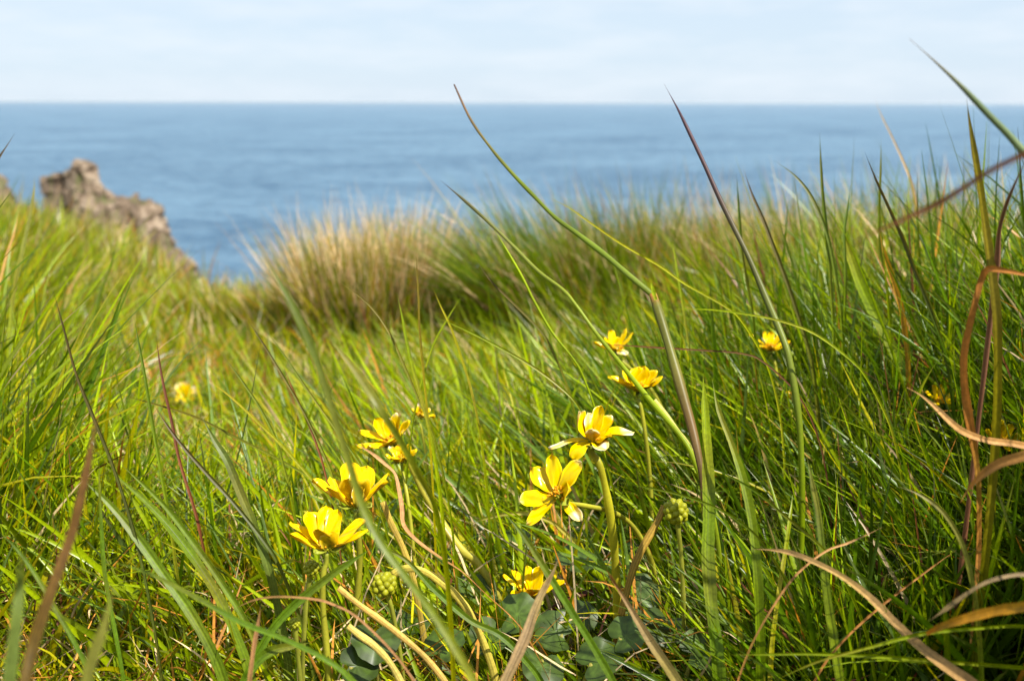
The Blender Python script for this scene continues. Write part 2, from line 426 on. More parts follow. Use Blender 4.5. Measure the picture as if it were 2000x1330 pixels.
def field(n, y0, y1, margin, hs, w0, segs, three, tall=False, power=1.0, xmin=None, side=None):
    x, y = scatter(n, y0, y1, margin, power)
    if xmin is not None: x = xmin + (x + 0.5 * y + margin) / (2 * (0.5 * y + margin)) * (0.5 * y + margin - xmin)
    keep = (rng.random(n) > 0.58 * leaf_zone(x, y)) & (y < edge_y(x) + 0.9 * (x < -1.0) + 0.12)
    # tufts: pull roots together
    cx = np.round(x / 0.035 + 0.3 * np.sin(40 * y)) * 0.035; cyy = np.round(y / 0.035) * 0.035
    a = rng.uniform(0.15, 0.75, n); x = x * (1 - a) + cx * a + rng.normal(0, .004, n); y = y * (1 - a) + cyy * a + rng.normal(0, .004, n)
    if side is not None: keep &= x > 0.49 * y + side
    x, y = x[keep], y[keep]; n = len(x)
    z = ground(x, y) - 0.004
    L = height_map(x, y) * hs * np.clip(rng.normal(1.0, 0.26, n), 0.3, 1.5)
    az, ln = lean_map(x, y, n)
    if side is not None: az = rng.uniform(-1.2, 1.2, n); ln = ln * .5
    left = sst(-x - 0.2 * y, 0.0, 0.4 * 1.0) * (0.35 + 0.65 * (1 - sst(y, 1.0, 1.6)))
    right = sst(x, 0.0, 0.4)
    pt = patch(x, y, 5.0, 1.0); p2 = patch(x, y, 13.0, 4.0)
    far = sst(y, 1.2, 2.2)
    nr_ = sst(x, 0.02, 0.14) * (1 - sst(y, 0.75, 1.0))  # shifts near-right blades to dark green: shade put into their colour
    pr = np.stack([0.40 + 0.25 * right, 0.20 + 0.30 * right + 0.9 * nr_, 0.22 * (1 - .7 * nr_) + 0.30 * left * pt + 0.12 * far, (0.26 + 0.2 * (1 - right)) * (1 - .6 * nr_), 0.07 + 0 * x,
                   (0.025 + 0.03 * p2 + 0.05 * far), 0.018 + 0.08 * pt * left + 0.08 * hollow(x, y) + 0.05 * far * pt + .02 * nr_, 0.014 + 0.03 * right], 1)
    cols = [G_MID, G_DARK, G_YEL, G_LIME, G_BLUE, STRAW, ORANGE, RED]
    cmid, idx = pick(n, pr, cols)
    croot = cmid * 0.55 + np.array([.13, .13, .015]) * 0.35  # roots darkened: shade deep in the turf put into the colour
    tipc = rng.random(n) < 0.35
    ctip = np.where(tipc[:, None], cmid * 0.35 + PURPLE * 0.65, cmid * 1.0)
    wd = w0 * np.clip(rng.normal(1, 0.33, n), 0.45, 2.2)
    return blades(n, np.stack([x, y, z], 1), L, wd, az, ln * 0.85, np.clip(rng.normal(0.30, 0.32, n), -0.2, 1.4), croot, cmid, ctip, segs, three=three, jitter=0.05, outside=side is not None)

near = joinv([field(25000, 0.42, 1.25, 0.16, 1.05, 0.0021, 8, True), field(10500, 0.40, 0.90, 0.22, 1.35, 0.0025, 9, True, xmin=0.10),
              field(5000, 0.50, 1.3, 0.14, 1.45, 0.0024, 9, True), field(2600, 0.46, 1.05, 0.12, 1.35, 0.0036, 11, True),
              field(3500, 0.22, 0.50, 0.20, 0.6, 0.0015, 6, True), field(9000, 0.26, 0.62, 0.30, 2.1, 0.0024, 9, True, xmin=0.14, side=0.012)])  # last field: unseen tall grass added to shade the lower right
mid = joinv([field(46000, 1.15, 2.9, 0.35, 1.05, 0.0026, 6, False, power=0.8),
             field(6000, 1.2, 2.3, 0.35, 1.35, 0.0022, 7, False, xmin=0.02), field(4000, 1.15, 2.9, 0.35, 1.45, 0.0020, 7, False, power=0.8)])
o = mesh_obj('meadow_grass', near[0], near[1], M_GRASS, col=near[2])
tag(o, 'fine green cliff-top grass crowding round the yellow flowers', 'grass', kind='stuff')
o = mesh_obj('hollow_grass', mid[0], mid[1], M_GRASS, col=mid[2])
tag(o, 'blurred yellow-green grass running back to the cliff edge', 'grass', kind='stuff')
# far shoulder on the left
def far_field():
    n = 26000
    y = rng.uniform(2.6, 7.5, n); x = -rng.uniform(0.15, 0.62, n) * y - 0.1
    z = ground(x, y); k = (z > -2.3); x, y, z = x[k], y[k], z[k] - 0.01; n = len(x)
    pr = np.tile(np.array([[.24, .10, .26, .18, .02, .30, .10, .02]]), (n, 1))
    cm, _ = pick(n, pr, [G_MID, G_DARK, G_YEL, G_LIME, G_BLUE, STRAW, ORANGE, RED])
    L = rng.normal(0.12, 0.035, n).clip(.04, .22)
    az = rng.uniform(0, 6.28, n)
    return blades(n, np.stack([x, y, z], 1), L, np.full(n, .0045), az, rng.uniform(0, .5, n), rng.uniform(0, .8, n), cm, cm, cm, 5, three=False, guard=0)
ff = far_field()
o = mesh_obj('bank_grass', ff[0], ff[1], M_GRASS, col=ff[2])
tag(o, 'blurred grass on the bank below the brown crag', 'grass', kind='stuff')

# dead litter between the blades
def thatch(n, y0, y1, lmin, lmax, wd):
    x, y = scatter(n, y0, y1, 0.2, 0.9)
    k = (y < edge_y(x) + 0.1) & (rng.random(n) > 0.5 * leaf_zone(x, y))
    wl_ = 0.35 + 0.65 * np.maximum(hollow(x, y), sst(-x, 0.1 * y, 0.5 * y) * 0.8)
    k &= rng.random(n) < wl_
    x, y = x[k], y[k]; n = len(x)
    z = ground(x, y) + rng.uniform(-0.002, 0.035, n)
    cm, _ = pick(n, np.tile(np.array([[.42, .36, .12, .10]]), (n, 1)), [ORANGE, STRAW, RED, G_YEL])
    return blades(n, np.stack([x, y, z], 1), rng.uniform(lmin, lmax, n), np.full(n, wd), rng.uniform(0, 6.28, n), rng.uniform(0.5, 1.35, n), rng.uniform(-.2, .7, n), cm, cm, cm * .8, 5, three=False, jitter=.2)
th = joinv([thatch(16000, 0.42, 1.4, 0.03, 0.08, 0.0013), thatch(9000, 1.3, 2.6, 0.05, 0.12, 0.002)])
o = mesh_obj('grass_litter', th[0], th[1], M_DRY, col=th[2])
tag(o, 'orange and straw dead litter lying between the green blades', 'dead grass', kind='stuff')

# broad-leaved grass, mostly lower left
def broad(n):
    x, y = scatter(n, 0.47, 0.95, 0.05)
    k = rng.random(n) < (0.25 + 0.75 * sst(-x, 0.0, 0.12)) * (1 - 0.7 * leaf_zone(x, y)) * (1 - 0.6 * sst(x, .1, .3))
    x, y = x[k], y[k]; n = len(x)
    z = ground(x, y) - 0.003
    cm, _ = pick(n, np.tile(np.array([[.4, .4, .1, .1]]), (n, 1)), [G_LIME, C(.15, .24, .03), G_YEL, G_BLUE], v=.12)
    lx = -0.55 + rng.normal(0, .35, n); ly = rng.normal(0, .3, n)
    return blades(n, np.stack([x, y, z], 1), rng.uniform(.07, .15, n), rng.uniform(.0022, .0042, n), np.arctan2(ly, lx), np.hypot(lx, ly) * .8, rng.uniform(.1, .9, n), cm * .8, cm, cm * .9, 10, fold=.45, jitter=.05)
br = broad(1500)
o = mesh_obj('broad_grass', br[0], br[1], M_GRASS, col=br[2])
tag(o, 'broad pale green grass leaves low in the sward', 'grass', kind='stuff')

# ------------------------------------------------------------------ tussocks
def tussock(x, y, r, h, nd, ng, label, lean=(0, 0), cols=None, spread=0.75, wd=0.0021, tone=1.0):
    z = float(ground(x, y))
    e = empty('grass_tussock', (x, y, z)); tag(e, label, 'tussock', 'tussocks along the cliff edge')
    def part(name, n, colset, pw, hh, m):
        rr = r * np.sqrt(rng.random(n)); a = rng.uniform(0, 6.28, n)
        X = x + rr * np.cos(a); Y = y + rr * np.sin(a); Z = ground(X, Y) - .01
        lx = np.cos(a) * rr / r * spread + lean[0] + rng.normal(0, .22, n); ly = np.sin(a) * rr / r * spread + lean[1] + rng.normal(0, .16, n)
        cm, _ = pick(n, np.tile(np.array([pw], float), (n, 1)), colset, v=.15)
        b = blades(n, np.stack([X, Y, Z], 1), hh * np.clip(rng.normal(1, .2, n), .4, 1.45), wd * rng.uniform(.6, 1.4, n), np.arctan2(ly, lx),
                   np.hypot(lx, ly) * .7, np.hypot(lx, ly) * .6 + rng.uniform(0, .25, n), cm * .8, cm, cm, 8, three=False, jitter=.04)
        mesh_obj(name, b[0], b[1], m, parent=e, col=b[2])
    if nd: part('dry_blades', nd, [C(.70, .50, .27) * tone, C(.66, .48, .32) * tone, C(.50, .28, .10), RED], [.60, .34, .045, .015], h, M_DRY)
    if ng: part('green_blades', ng, cols or [G_MID, G_DARK, G_YEL, ORANGE], [.35, .3, .25, .1], h * .9, M_GRASS)
    return e
def gx(px, y): return (px - 1000) / F * y / cp
tussock(gx(735, 1.90), 1.90, .13, .210, 1800, 3300, 'big straw-coloured dry tussock in front of the sea', spread=.20, tone=1.12)
tussock(gx(560, 2.0), 2.02, .07, .125, 260, 1300, 'smaller straw and green tussock left of the big dry one', lean=(-.1, 0), spread=.35)
tussock(gx(1150, 1.75), 1.75, .14, .255, 260, 3000, 'dark green tussock with fine blades combed left beside the big dry one', lean=(-.32, 0), cols=[G_MID, G_DARK, G_DARK, RED], spread=.32, wd=.0019)
tussock(gx(1290, 1.8), 1.85, .14, .24, 350, 2300, 'green and russet tussock right of the dark one', lean=(-.25, 0), spread=.35)
tussock(gx(1480, 1.7), 1.75, .13, .21, 700, 1900, 'tawny-topped tussock below the tall purple-tipped blade', lean=(-.25, 0), spread=.4)
tussock(gx(1700, 1.7), 1.72, .13, .22, 500, 1700, 'loose green tussock behind the crossing reddish stalk', lean=(-.25, 0), spread=.55)
tussock(gx(1920, 1.65), 1.65, .13, .22, 300, 1600, 'green tussock at the right end of the row', lean=(-.2, 0), spread=.55)
tussock(gx(440, 2.1), 2.12, .12, .10, 100, 1200, 'short green tussock between the crag and the dry grass', spread=.6)
tussock(gx(640, 1.35), 1.38, .07, .07, 450, 300, 'low flattened clump of brown dead grass in front of the big dry tussock', spread=1.3, tone=.6)

# ------------------------------------------------------------------ curves, stems and long blades
def spline(P, n):
    P = np.asarray(P, float)
    if len(P) == 2:
        t = np.linspace(0, 1, n)[:, None]; return P[0] * (1 - t) + P[1] * t
    Q = np.vstack([2 * P[0] - P[1], P, 2 * P[-1] - P[-2]])
    seg = np.linalg.norm(np.diff(P, axis=0), axis=1); cum = np.concatenate([[0], np.cumsum(seg)])
    out = []
    for s_ in np.linspace(0, cum[-1], n):
        i = min(int(np.searchsorted(cum, s_, 'right')) - 1, len(P) - 2)
        u = (s_ - cum[i]) / max(seg[i], 1e-9)
        p0, p1, p2, p3 = Q[i], Q[i + 1], Q[i + 2], Q[i + 3]
        out.append(0.5 * ((2 * p1) + (-p0 + p2) * u + (2 * p0 - 5 * p1 + 4 * p2 - p3) * u * u + (-p0 + 3 * p1 - 3 * p2 + p3) * u ** 3))
    return np.array(out)
def to_ground(P, T, steer=0.25, step=0.012):
    """carry a stalk on down until it enters the turf"""
    out = []; p = np.array(P, float); t = np.array(T, float) / np.linalg.norm(T)
    for _ in range(60):
        t = t * (1 - steer) + np.array([0, 0.05, -1.0]) * steer; t /= np.linalg.norm(t)
        p = p + t * step; out.append(p.copy())
        if p[2] < ground(p[0], p[1]) - 0.006: break
    return out
def frames(P, ref):
    T = np.gradient(P, axis=0); T /= np.linalg.norm(T, axis=1, keepdims=True) + 1e-12
    S = np.cross(T, ref); S /= np.linalg.norm(S, axis=1, keepdims=True) + 1e-12
    Nn = np.cross(S, T)
    return T, S, Nn
def lerp_cols(stops, t):
    ts = np.array([a for a, _ in stops]); cs = np.array([c for _, c in stops])
    return np.stack([np.interp(t, ts, cs[:, i]) for i in range(3)], 1)
def ribbon(P, wid, cols, twist=0.0, fold=0.3, roll=0.0, ref=None, nx=11, crinkle=0):
    """folded leaf blade along P; wid in metres at each point"""
    n = len(P); mid_p = P.mean(0)
    ref = -mid_p / np.linalg.norm(mid_p) if ref is None else ref
    T, S, Nn = frames(P, ref)
    a = roll + twist * np.linspace(0, 1, n) + (crinkle * np.sin(np.linspace(0, 17, n)) if crinkle else 0)
    S2 = S * np.cos(a)[:, None] + Nn * np.sin(a)[:, None]; N2 = -S * np.sin(a)[:, None] + Nn * np.cos(a)[:, None]
    u = np.linspace(-1, 1, nx)
    wid = wid * (1 + .05 * np.sin(np.linspace(0, 31, n)) + rng.normal(0, .03, n))
    V = P[:, None, :] + S2[:, None, :] * (u[None, :, None] * wid[:, None, None] / 2) + N2[:, None, :] * (np.abs(u)[None, :, None] * fold * wid[:, None, None] / 2)
    sd_ = abs(float(P[0, 0] * 913.7 + P[0, 2] * 371.3)) % 6.28
    sh = 1 + 0.16 * np.cos(u * 11 + sd_) + 0.07 * np.cos(u * 23 + 2 * sd_) - 0.10 * np.exp(-(u / .12) ** 2)
    tl = np.linspace(0, 1, n)[:, None]
    blot = 1 + 0.16 * np.sin(tl * 23 + sd_ + u[None, :]) * np.sin(tl * 9.1 + 2 * sd_) + 0.07 * np.sin(tl * 61 + u[None, :] * 3 + sd_)
    Cc = cols[:, None, :] * (sh[None, :] * blot)[..., None]
    yl = (np.clip(np.sin(tl * 6.3 + sd_ * 3) * np.sin(tl * 14 + sd_), 0, 1) * 0.5)[..., None]
    Cc = Cc * (1 - yl) + Cc[..., 1:2] * np.array([1.15, .85, .12]) * yl
    st_ = rng.normal(0, .13, (1, nx)) + rng.normal(0, .05, (n, 1)) + rng.normal(0, .04, (n, nx))
    Cc = Cc * np.clip(1 + st_, .4, 1.6)[..., None]
    Cc[..., 2] *= .8
    i = (np.arange(n - 1)[:, None] * nx + np.arange(nx - 1)[None, :]).ravel()
    return V.reshape(-1, 3), np.stack([i, i + 1, i + nx + 1, i + nx], 1), Cc.reshape(-1, 3)
def tube(P, rad, cols, ns=9, squash=1.0):
    n = len(P); T, S, Nn = frames(P, np.array([0.13, -0.9, 0.41]))
    a = np.linspace(0, 2 * math.pi, ns, endpoint=False)
    rib = 1 + 0.08 * np.cos(a * 3)
    tl = np.linspace(0, 1, n)
    kk = float(abs(P[0, 0] * 733.1 + P[0, 2] * 519.7)) % 6.28
    rad = rad * (1 + (0.07 * np.sin(tl * 19 + kk) + 0.05 * np.sin(tl * 43 + 2 * kk)) * (n > 20))
    V = P[:, None, :] + (S[:, None, :] * (np.cos(a) * rib)[None, :, None] + Nn[:, None, :] * (np.sin(a) * rib * squash)[None, :, None]) * rad[:, None, None]
    Cc = np.repeat(cols[:, None, :], ns, 1) * (1 + (n > 20) * (0.14 * np.sin(a * 2 + kk)[None, :] + 0.16 * (np.sin(tl * 27 + kk) * np.sin(tl * 11))[:, None]))[..., None]
    i = np.arange(n - 1)[:, None] * ns; j = np.arange(ns)[None, :]; j2 = (j + 1) % ns
    Fq = np.stack([(i + j).ravel(), (i + j2).ravel(), (i + ns + j2).ravel(), (i + ns + j).ravel()], 1)
    V = V.reshape(-1, 3); Cc = Cc.reshape(-1, 3)
    V = np.vstack([V, P[0], P[-1]]); Cc = np.vstack([Cc, cols[0], cols[-1]])
    k = len(V) - 2; jj = np.arange(ns); j3 = (jj + 1) % ns; o_ = (n - 1) * ns
    F3 = np.concatenate([np.stack([np.full(ns, k), j3, jj], 1), np.stack([np.full(ns, k + 1), o_ + jj, o_ + j3], 1)])
    return V, [Fq, F3], Cc

def build_path(pts, grounded=True, steer=.25, per=16):
    """pts: (px, py, width_px, depth) from tip to root -> points and real widths"""
    P = np.array([at(a, b, d) for a, b, w_, d in pts]); Wd = np.array([w_ * d / F for a, b, w_, d in pts])
    ext = to_ground(P[-1], P[-1] - P[-2], steer) if grounded else []
    if len(ext) > 2: ext = ext[::2] + ([ext[-1]] if len(ext) % 2 == 0 else [])
    if ext:
        P = np.vstack([P, ext]); Wd = np.concatenate([Wd, np.full(len(ext), Wd[-1])])
    n = max(14, per * (len(pts) - 1) + 3 * len(ext))
    seg = np.concatenate([[0], np.cumsum(np.linalg.norm(np.diff(P, axis=0), axis=1))])
    n = min(n, 160)
    s_ = np.linspace(0, seg[-1], n)
    return spline(P, n), np.interp(s_, seg, Wd), s_ / seg[-1]

OLIVE = C(.15, .19, .015)
def hero_blade(pts, stops, label, cat='grass shoot', name='grass_shoot', group=None, twist=0, fold=.3, roll=0, m=None, grounded=True, steer=.25, crinkle=0):
    P, wd, t = build_path(pts, grounded, steer)
    wd = wd * np.clip(t * 14, .12, 1) * (.8 if m is M_DRY else .9)
    gr = np.array([1.0, .80, .55]) * .92 if m is M_DRY else np.array([.86, .82, .5])
    V, Fq, Cc = ribbon(P, wd, lerp_cols(stops, t) * gr, twist, fold, roll, crinkle=crinkle)
    o = mesh_obj(name, V, Fq, m or M_BLADE, col=Cc, origin=P[-1])
    return tag(o, label, cat, group or 'long grass blades')

# A: the great bent flower stalk with its sheath
e = None
P, wd, t = build_path([(887, 166, 3, .60), (920, 235, 5, .585), (960, 291, 6, .57), (1000, 338, 7, .56), (1042, 382, 8, .55), (1085, 425, 9, .54), (1130, 458, 10, .53), (1185, 500, 11, .52), (1232, 540, 12, .51), (1278, 578, 12, .505)], False)
P2, wd2, t2 = build_path([(1276, 574, 15, .505), (1288, 610, 19, .50), (1302, 655, 20, .495), (1318, 710, 20, .49), (1335, 770, 20, .485), (1352, 830, 18, .48), (1366, 890, 15, .475)], True)
e = empty('bent_grass_stalk', P2[-1]); tag(e, 'longest bent grass stalk arching left across the sea, thick reddish sheath below its joint', 'grass stalk')
V, Fq, Cc = tube(P, wd / 2, lerp_cols([(0, PURPLE * 1.2), (.12, C(.22, .13, .06)), (.45, OLIVE), (.8, C(.17, .23, .02)), (1, C(.2, .25, .03))], t)); mesh_obj('stalk', V, Fq, M_STEM, parent=e, col=Cc)
V, Fq, Cc = tube(P2, wd2 / 2, lerp_cols([(0, C(.5, .2, .05)), (.03, C(.15, .15, .02)), (.15, C(.15, .15, .02)), (.3, C(.17, .10, .03)), (.5, C(.14, .09, .03)), (1, C(.08, .10, .01))], t2), squash=.7); mesh_obj('sheath', V, Fq, M_STEM, parent=e, col=Cc)
P3, wd3, t3 = build_path([(1273, 553, 3, .50), (1277, 570, 8, .50), (1282, 585, 6, .50)], False, per=8)
V, Fq, Cc = ribbon(P3, wd3, lerp_cols([(0, G_LIME), (1, G_LIME)], t3)); mesh_obj('ligule', V, Fq, M_GRASS, parent=e, col=Cc)

def wire(pts, stops, label, name='grass_stalk', cat='grass stalk', group='thin grass stalks', steer=.25, grounded=True):
    P, wd, t = build_path(pts, grounded, steer)
    V, Fq, Cc = tube(P, wd / 2 * np.clip(t * 12, .15, 1), lerp_cols(stops, t), ns=8)
    o = mesh_obj(name, V, Fq, M_STEM, col=Cc, origin=P[-1])
    return tag(o, label, cat, group)
GS = [(0, PURPLE), (.15, C(.2, .2, .05)), (.5, G_LIME), (1, OLIVE)]
wire([(862, 354, 3, .62), (905, 390, 6, .60), (950, 430, 7, .59), (1000, 478, 7, .58), (1052, 530, 7, .57), (1100, 566, 7, .56), (1125, 595, 6, .555), (1165, 650, 7, .55), (1215, 712, 10, .54), (1270, 780, 11, .53), (1330, 850, 10, .52)], GS + [],
     'thin jointed stalk running from open sea down across the two upper yellow flowers')
wire([(955, 432, 3, .60), (985, 480, 4, .60), (1020, 540, 5, .6), (1045, 590, 5, .6), (1080, 650, 5, .6), (1120, 700, 4, .6)], [(0, G_LIME), (1, G_MID)], 'thin green side leaf hanging below the jointed stalk')
wire([(1297, 164, 3, .56), (1325, 215, 6, .55), (1352, 270, 7, .545), (1378, 325, 8, .54), (1405, 385, 9, .535), (1432, 440, 10, .53), (1462, 500, 11, .525), (1492, 570, 13, .52), (1530, 660, 13, .51)],
     [(0, C(.07, .03, .045)), (.2, C(.09, .05, .05)), (.4, C(.14, .16, .03)), (.7, G_MID), (1, OLIVE)], 'straight dark purple-tipped stalk standing against the open sea')
wire([(1776, 75, 5, .33), (1825, 118, 9, .33), (1880, 170, 12, .33), (1930, 222, 14, .33), (1975, 268, 15, .33), (2030, 335, 16, .33), (2120, 470, 16, .34)],
     [(0, C(.25, .17, .12)), (.08, C(.15, .2, .09)), (.5, C(.14, .22, .06)), (1, OLIVE)], 'out-of-focus green stalk crossing the sky in the upper right corner')
hero_blade([(1888, 190, 4, .40), (1893, 230, 12, .40), (1903, 290, 13, .40), (1913, 350, 14, .40), (1922, 410, 15, .40), (1932, 480, 17, .40), (1945, 580, 18, .40)],
           [(0, C(.12, .10, .02)), (.1, C(.26, .21, .01)), (.5, C(.24, .22, .01)), (1, OLIVE)], 'upright olive-yellow blade with its tip on the horizon at the right')
hero_blade([(1635, 490, 4, .26), (1690, 462, 12, .255), (1760, 430, 15, .25), (1830, 398, 16, .245), (1880, 368, 14, .24), (1930, 335, 14, .235), (1990, 305, 17, .23), (2060, 275, 18, .225), (2140, 260, 18, .22), (2210, 290, 18, .22)],
           [(0, C(.22, .1, .07)), (.5, C(.2, .09, .06)), (1, C(.24, .13, .06))], 'blurred reddish-brown blade crossing the right-hand grass at a slant', m=M_DRY)
wire([(2010, 300, 6, .36), (1985, 352, 7, .37), (1965, 400, 8, .38), (1952, 450, 9, .39), (1948, 510, 12, .40), (1940, 580, 10, .41)], [(0, C(.3, .15, .1)), (.6, C(.24, .1, .05)), (1, C(.25, .15, .05))],
     'brown upright stalk near the right edge behind the folded orange blade')
# folded dry blades at the right
hero_blade([(2045, 545, 16, .37), (2000, 534, 16, .37), (1960, 526, 15, .372), (1930, 524, 15, .375), (1917, 545, 14, .378), (1905, 590, 15, .38), (1893, 640, 17, .385), (1884, 690, 17, .39), (1884, 740, 15, .395), (1890, 790, 20, .40), (1900, 850, 20, .405), (1908, 900, 14, .41)],
           [(0, C(.5, .24, .08)), (.25, C(.5, .24, .09)), (.5, C(.55, .28, .09)), (.75, C(.58, .38, .2)), (1, C(.4, .2, .06))], 'orange dry blade folded sharply over at the right edge', m=M_DRY, twist=.8, crinkle=.25)
hero_blade([(1772, 755, 8, .41), (1800, 770, 10, .41), (1830, 795, 11, .405), (1858, 822, 14, .40), (1885, 842, 17, .40), (1930, 858, 16, .40), (1990, 866, 16, .40), (2040, 880, 14, .40)],
           [(0, C(.6, .42, .28)), (.3, C(.5, .3, .15)), (.6, C(.55, .24, .04)), (1, C(.5, .22, .04))], 'curved dry blade hooking from pale tip into the folded orange one', m=M_DRY, twist=.5)
hero_blade([(1878, 980, 6, .37), (1890, 958, 14, .37), (1915, 930, 20, .365), (1950, 905, 22, .36), (1990, 892, 26, .355), (2040, 880, 26, .35)],
           [(0, C(.45, .25, .1)), (.5, C(.5, .3, .17)), (1, C(.5, .36, .26))], 'brown dry blade drooping down-left under the folded orange one', m=M_DRY)
# straw blade, lower right
hero_blade([(1468, 1071, 4, .42), (1510, 1073, 9, .415), (1550, 1080, 13, .41), (1600, 1100, 14, .405), (1650, 1127, 15, .40), (1700, 1165, 17, .39), (1750, 1215, 20, .38), (1800, 1262, 24, .37), (1850, 1300, 27, .36), (1920, 1350, 30, .35)],
           [(0, C(.4, .3, .2)), (.2, C(.42, .32, .20)), (.5, C(.40, .28, .17)), (.8, C(.4, .26, .13)), (1, C(.3, .18, .08))], 'long pale straw blade arching down to the bottom right corner', m=M_DRY, fold=.5, roll=.25)
hero_blade([(2030, 1180, 26, .31), (1990, 1184, 24, .315), (1940, 1192, 22, .32), (1880, 1208, 20, .325), (1840, 1222, 16, .33), (1812, 1236, 8, .335)],
           [(0, C(.5, .3, .03)), (.7, C(.55, .3, .03)), (1, C(.45, .2, .03))], 'blurred orange blade tip reaching in from the right edge near the bottom', m=M_DRY, grounded=False)
hero_blade([(1818, 1210, 5, .34), (1850, 1187, 20, .34), (1880, 1165, 9, .34), (1915, 1142, 8, .34), (1950, 1128, 10, .34), (2000, 1120, 10, .34), (2050, 1130, 10, .34)],
           [(0, C(.22, .18, .16)), (.5, C(.3, .27, .25)), (1, C(.2, .2, .15))], 'thin grey withered blade just above the orange tip at the right', m=M_DRY, twist=1.0)
# blurred blades close to the lens
hero_blade([(498, 462, 4, .285), (520, 505, 15, .285), (545, 548, 15, .285), (570, 592, 16, .285), (595, 645, 16, .285), (618, 700, 16, .285), (640, 765, 16, .285), (660, 830, 16, .285), (682, 900, 16, .285), (705, 975, 16, .285), (740, 1050, 16, .283), (790, 1120, 17, .28), (850, 1200, 17, .275), (900, 1280, 17, .27), (935, 1345, 17, .265)],
           [(0, C(.3, .2, .15)), (.05, C(.15, .2, .06)), (.45, G_MID), (.68, C(.2, .21, .03)), (1, C(.17, .24, .012))], 'long out-of-focus green blade curving past the left pair of yellow flowers')
hero_blade([(640, 655, 6, .33), (668, 690, 15, .33), (700, 730, 18, .33), (728, 772, 18, .33), (752, 812, 16, .33), (785, 865, 14, .34), (815, 920, 14, .35), (845, 975, 12, .37)],
           [(0, C(.25, .25, .1)), (.3, G_MID), (1, G_YEL)], 'faint blurred green blade slanting across the half-hidden yellow flower')
hero_blade([(192, 795, 6, .27), (184, 850, 13, .27), (172, 915, 16, .27), (158, 980, 19, .27), (140, 1050, 21, .27), (115, 1120, 22, .268), (90, 1190, 23, .266), (68, 1260, 24, .264), (50, 1345, 25, .26)],
           [(0, C(.19, .10, .07)), (.25, C(.17, .09, .05)), (.5, C(.22, .15, .02)), (.75, C(.28, .24, .005)), (1, C(.28, .24, .005))], 'thick out-of-focus brown blade with purple tip at the lower left')
hero_blade([(45, 1075, 10, .23), (42, 1130, 18, .25), (36, 1200, 23, .25), (28, 1270, 25, .25), (20, 1345, 26, .25)], [(0, C(.2, .26, .12)), (.5, C(.13, .2, .07)), (1, G_MID)], 'short wide blurred grey-green blade in the bottom left corner')
hero_blade([(222, 1150, 8, .24), (214, 1190, 20, .24), (200, 1240, 24, .24), (182, 1290, 24, .24), (168, 1345, 24, .24)], [(0, C(.3, .3, .12)), (.5, C(.24, .27, .06)), (1, G_MID)], 'short pale blurred blade right of the thick brown one')
# broad green uprights right of centre
hero_blade([(1374, 728, 4, .47), (1377, 780, 14, .467), (1381, 850, 20, .463), (1384, 920, 25, .46), (1386, 1000, 28, .455), (1384, 1080, 28, .45), (1390, 1170, 28, .445), (1402, 1270, 28, .44)],
           [(0, G_LIME), (.5, C(.13, .24, .02)), (1, G_MID)], 'tall broad bright green blade standing right of the middle flowers', fold=.35, roll=.2)
hero_blade([(1392, 740, 4, .46), (1405, 800, 10, .455), (1428, 860, 12, .45), (1452, 930, 18, .445), (1470, 1010, 20, .44), (1480, 1100, 20, .435)],
           [(0, G_MID), (1, G_DARK)], 'darker broad blade leaning right out from the tall bright one')
hero_blade([(1578, 892, 5, .44), (1588, 940, 10, .437), (1600, 1000, 13, .434), (1608, 1070, 15, .43), (1616, 1150, 18, .427), (1628, 1230, 20, .424), (1642, 1320, 20, .42)],
           [(0, C(.14, .2, .04)), (.5, G_MID), (1, G_DARK)], 'upright green blade crossing behind the pale straw arch')
hero_blade([(1645, 440, 10, .66), (1660, 490, 20, .66), (1685, 560, 24, .655), (1715, 620, 26, .65), (1750, 690, 22, .64), (1790, 770, 18, .63)], [(0, G_LIME), (.5, C(.12, .25, .01)), (1, G_DARK)],
           'wide vivid green blade leaning left at the top of the right-hand grass')
hero_blade([(1550, 965, 4, .46), (1545, 1010, 8, .455), (1535, 1080, 9, .45), (1524, 1150, 9, .445), (1512, 1240, 10, .44), (1506, 1330, 10, .435)], [(0, G_LIME), (.5, G_YEL), (1, G_YEL)],
           'narrow lime green blade crossing under the start of the straw arch')
# grey withered leaves at the bottom
hero_blade([(1094, 1085, 4, .40), (1083, 1115, 9, .40), (1062, 1155, 16, .40), (1045, 1195, 22, .395), (1030, 1240, 25, .39), (1010, 1285, 26, .385), (985, 1340, 26, .38)],
           [(0, C(.3, .25, .22)), (.3, C(.24, .19, .14)), (.6, C(.18, .19, .08)), (1, C(.13, .18, .04))], 'grey-mauve pointed blade rising in front of the lowest yellow flower', m=M_DRY)
hero_blade([(1185, 1110, 5, .40), (1205, 1142, 8, .42), (1235, 1190, 13, .42), (1262, 1235, 20, .415), (1288, 1275, 25, .41), (1325, 1330, 25, .40)],
           [(0, C(.4, .2, .1)), (.2, C(.23, .18, .12)), (.6, C(.17, .21, .08)), (1, C(.14, .18, .03))], 'grey-green fading blade leaning left at the bottom centre right', m=M_DRY, fold=.6)
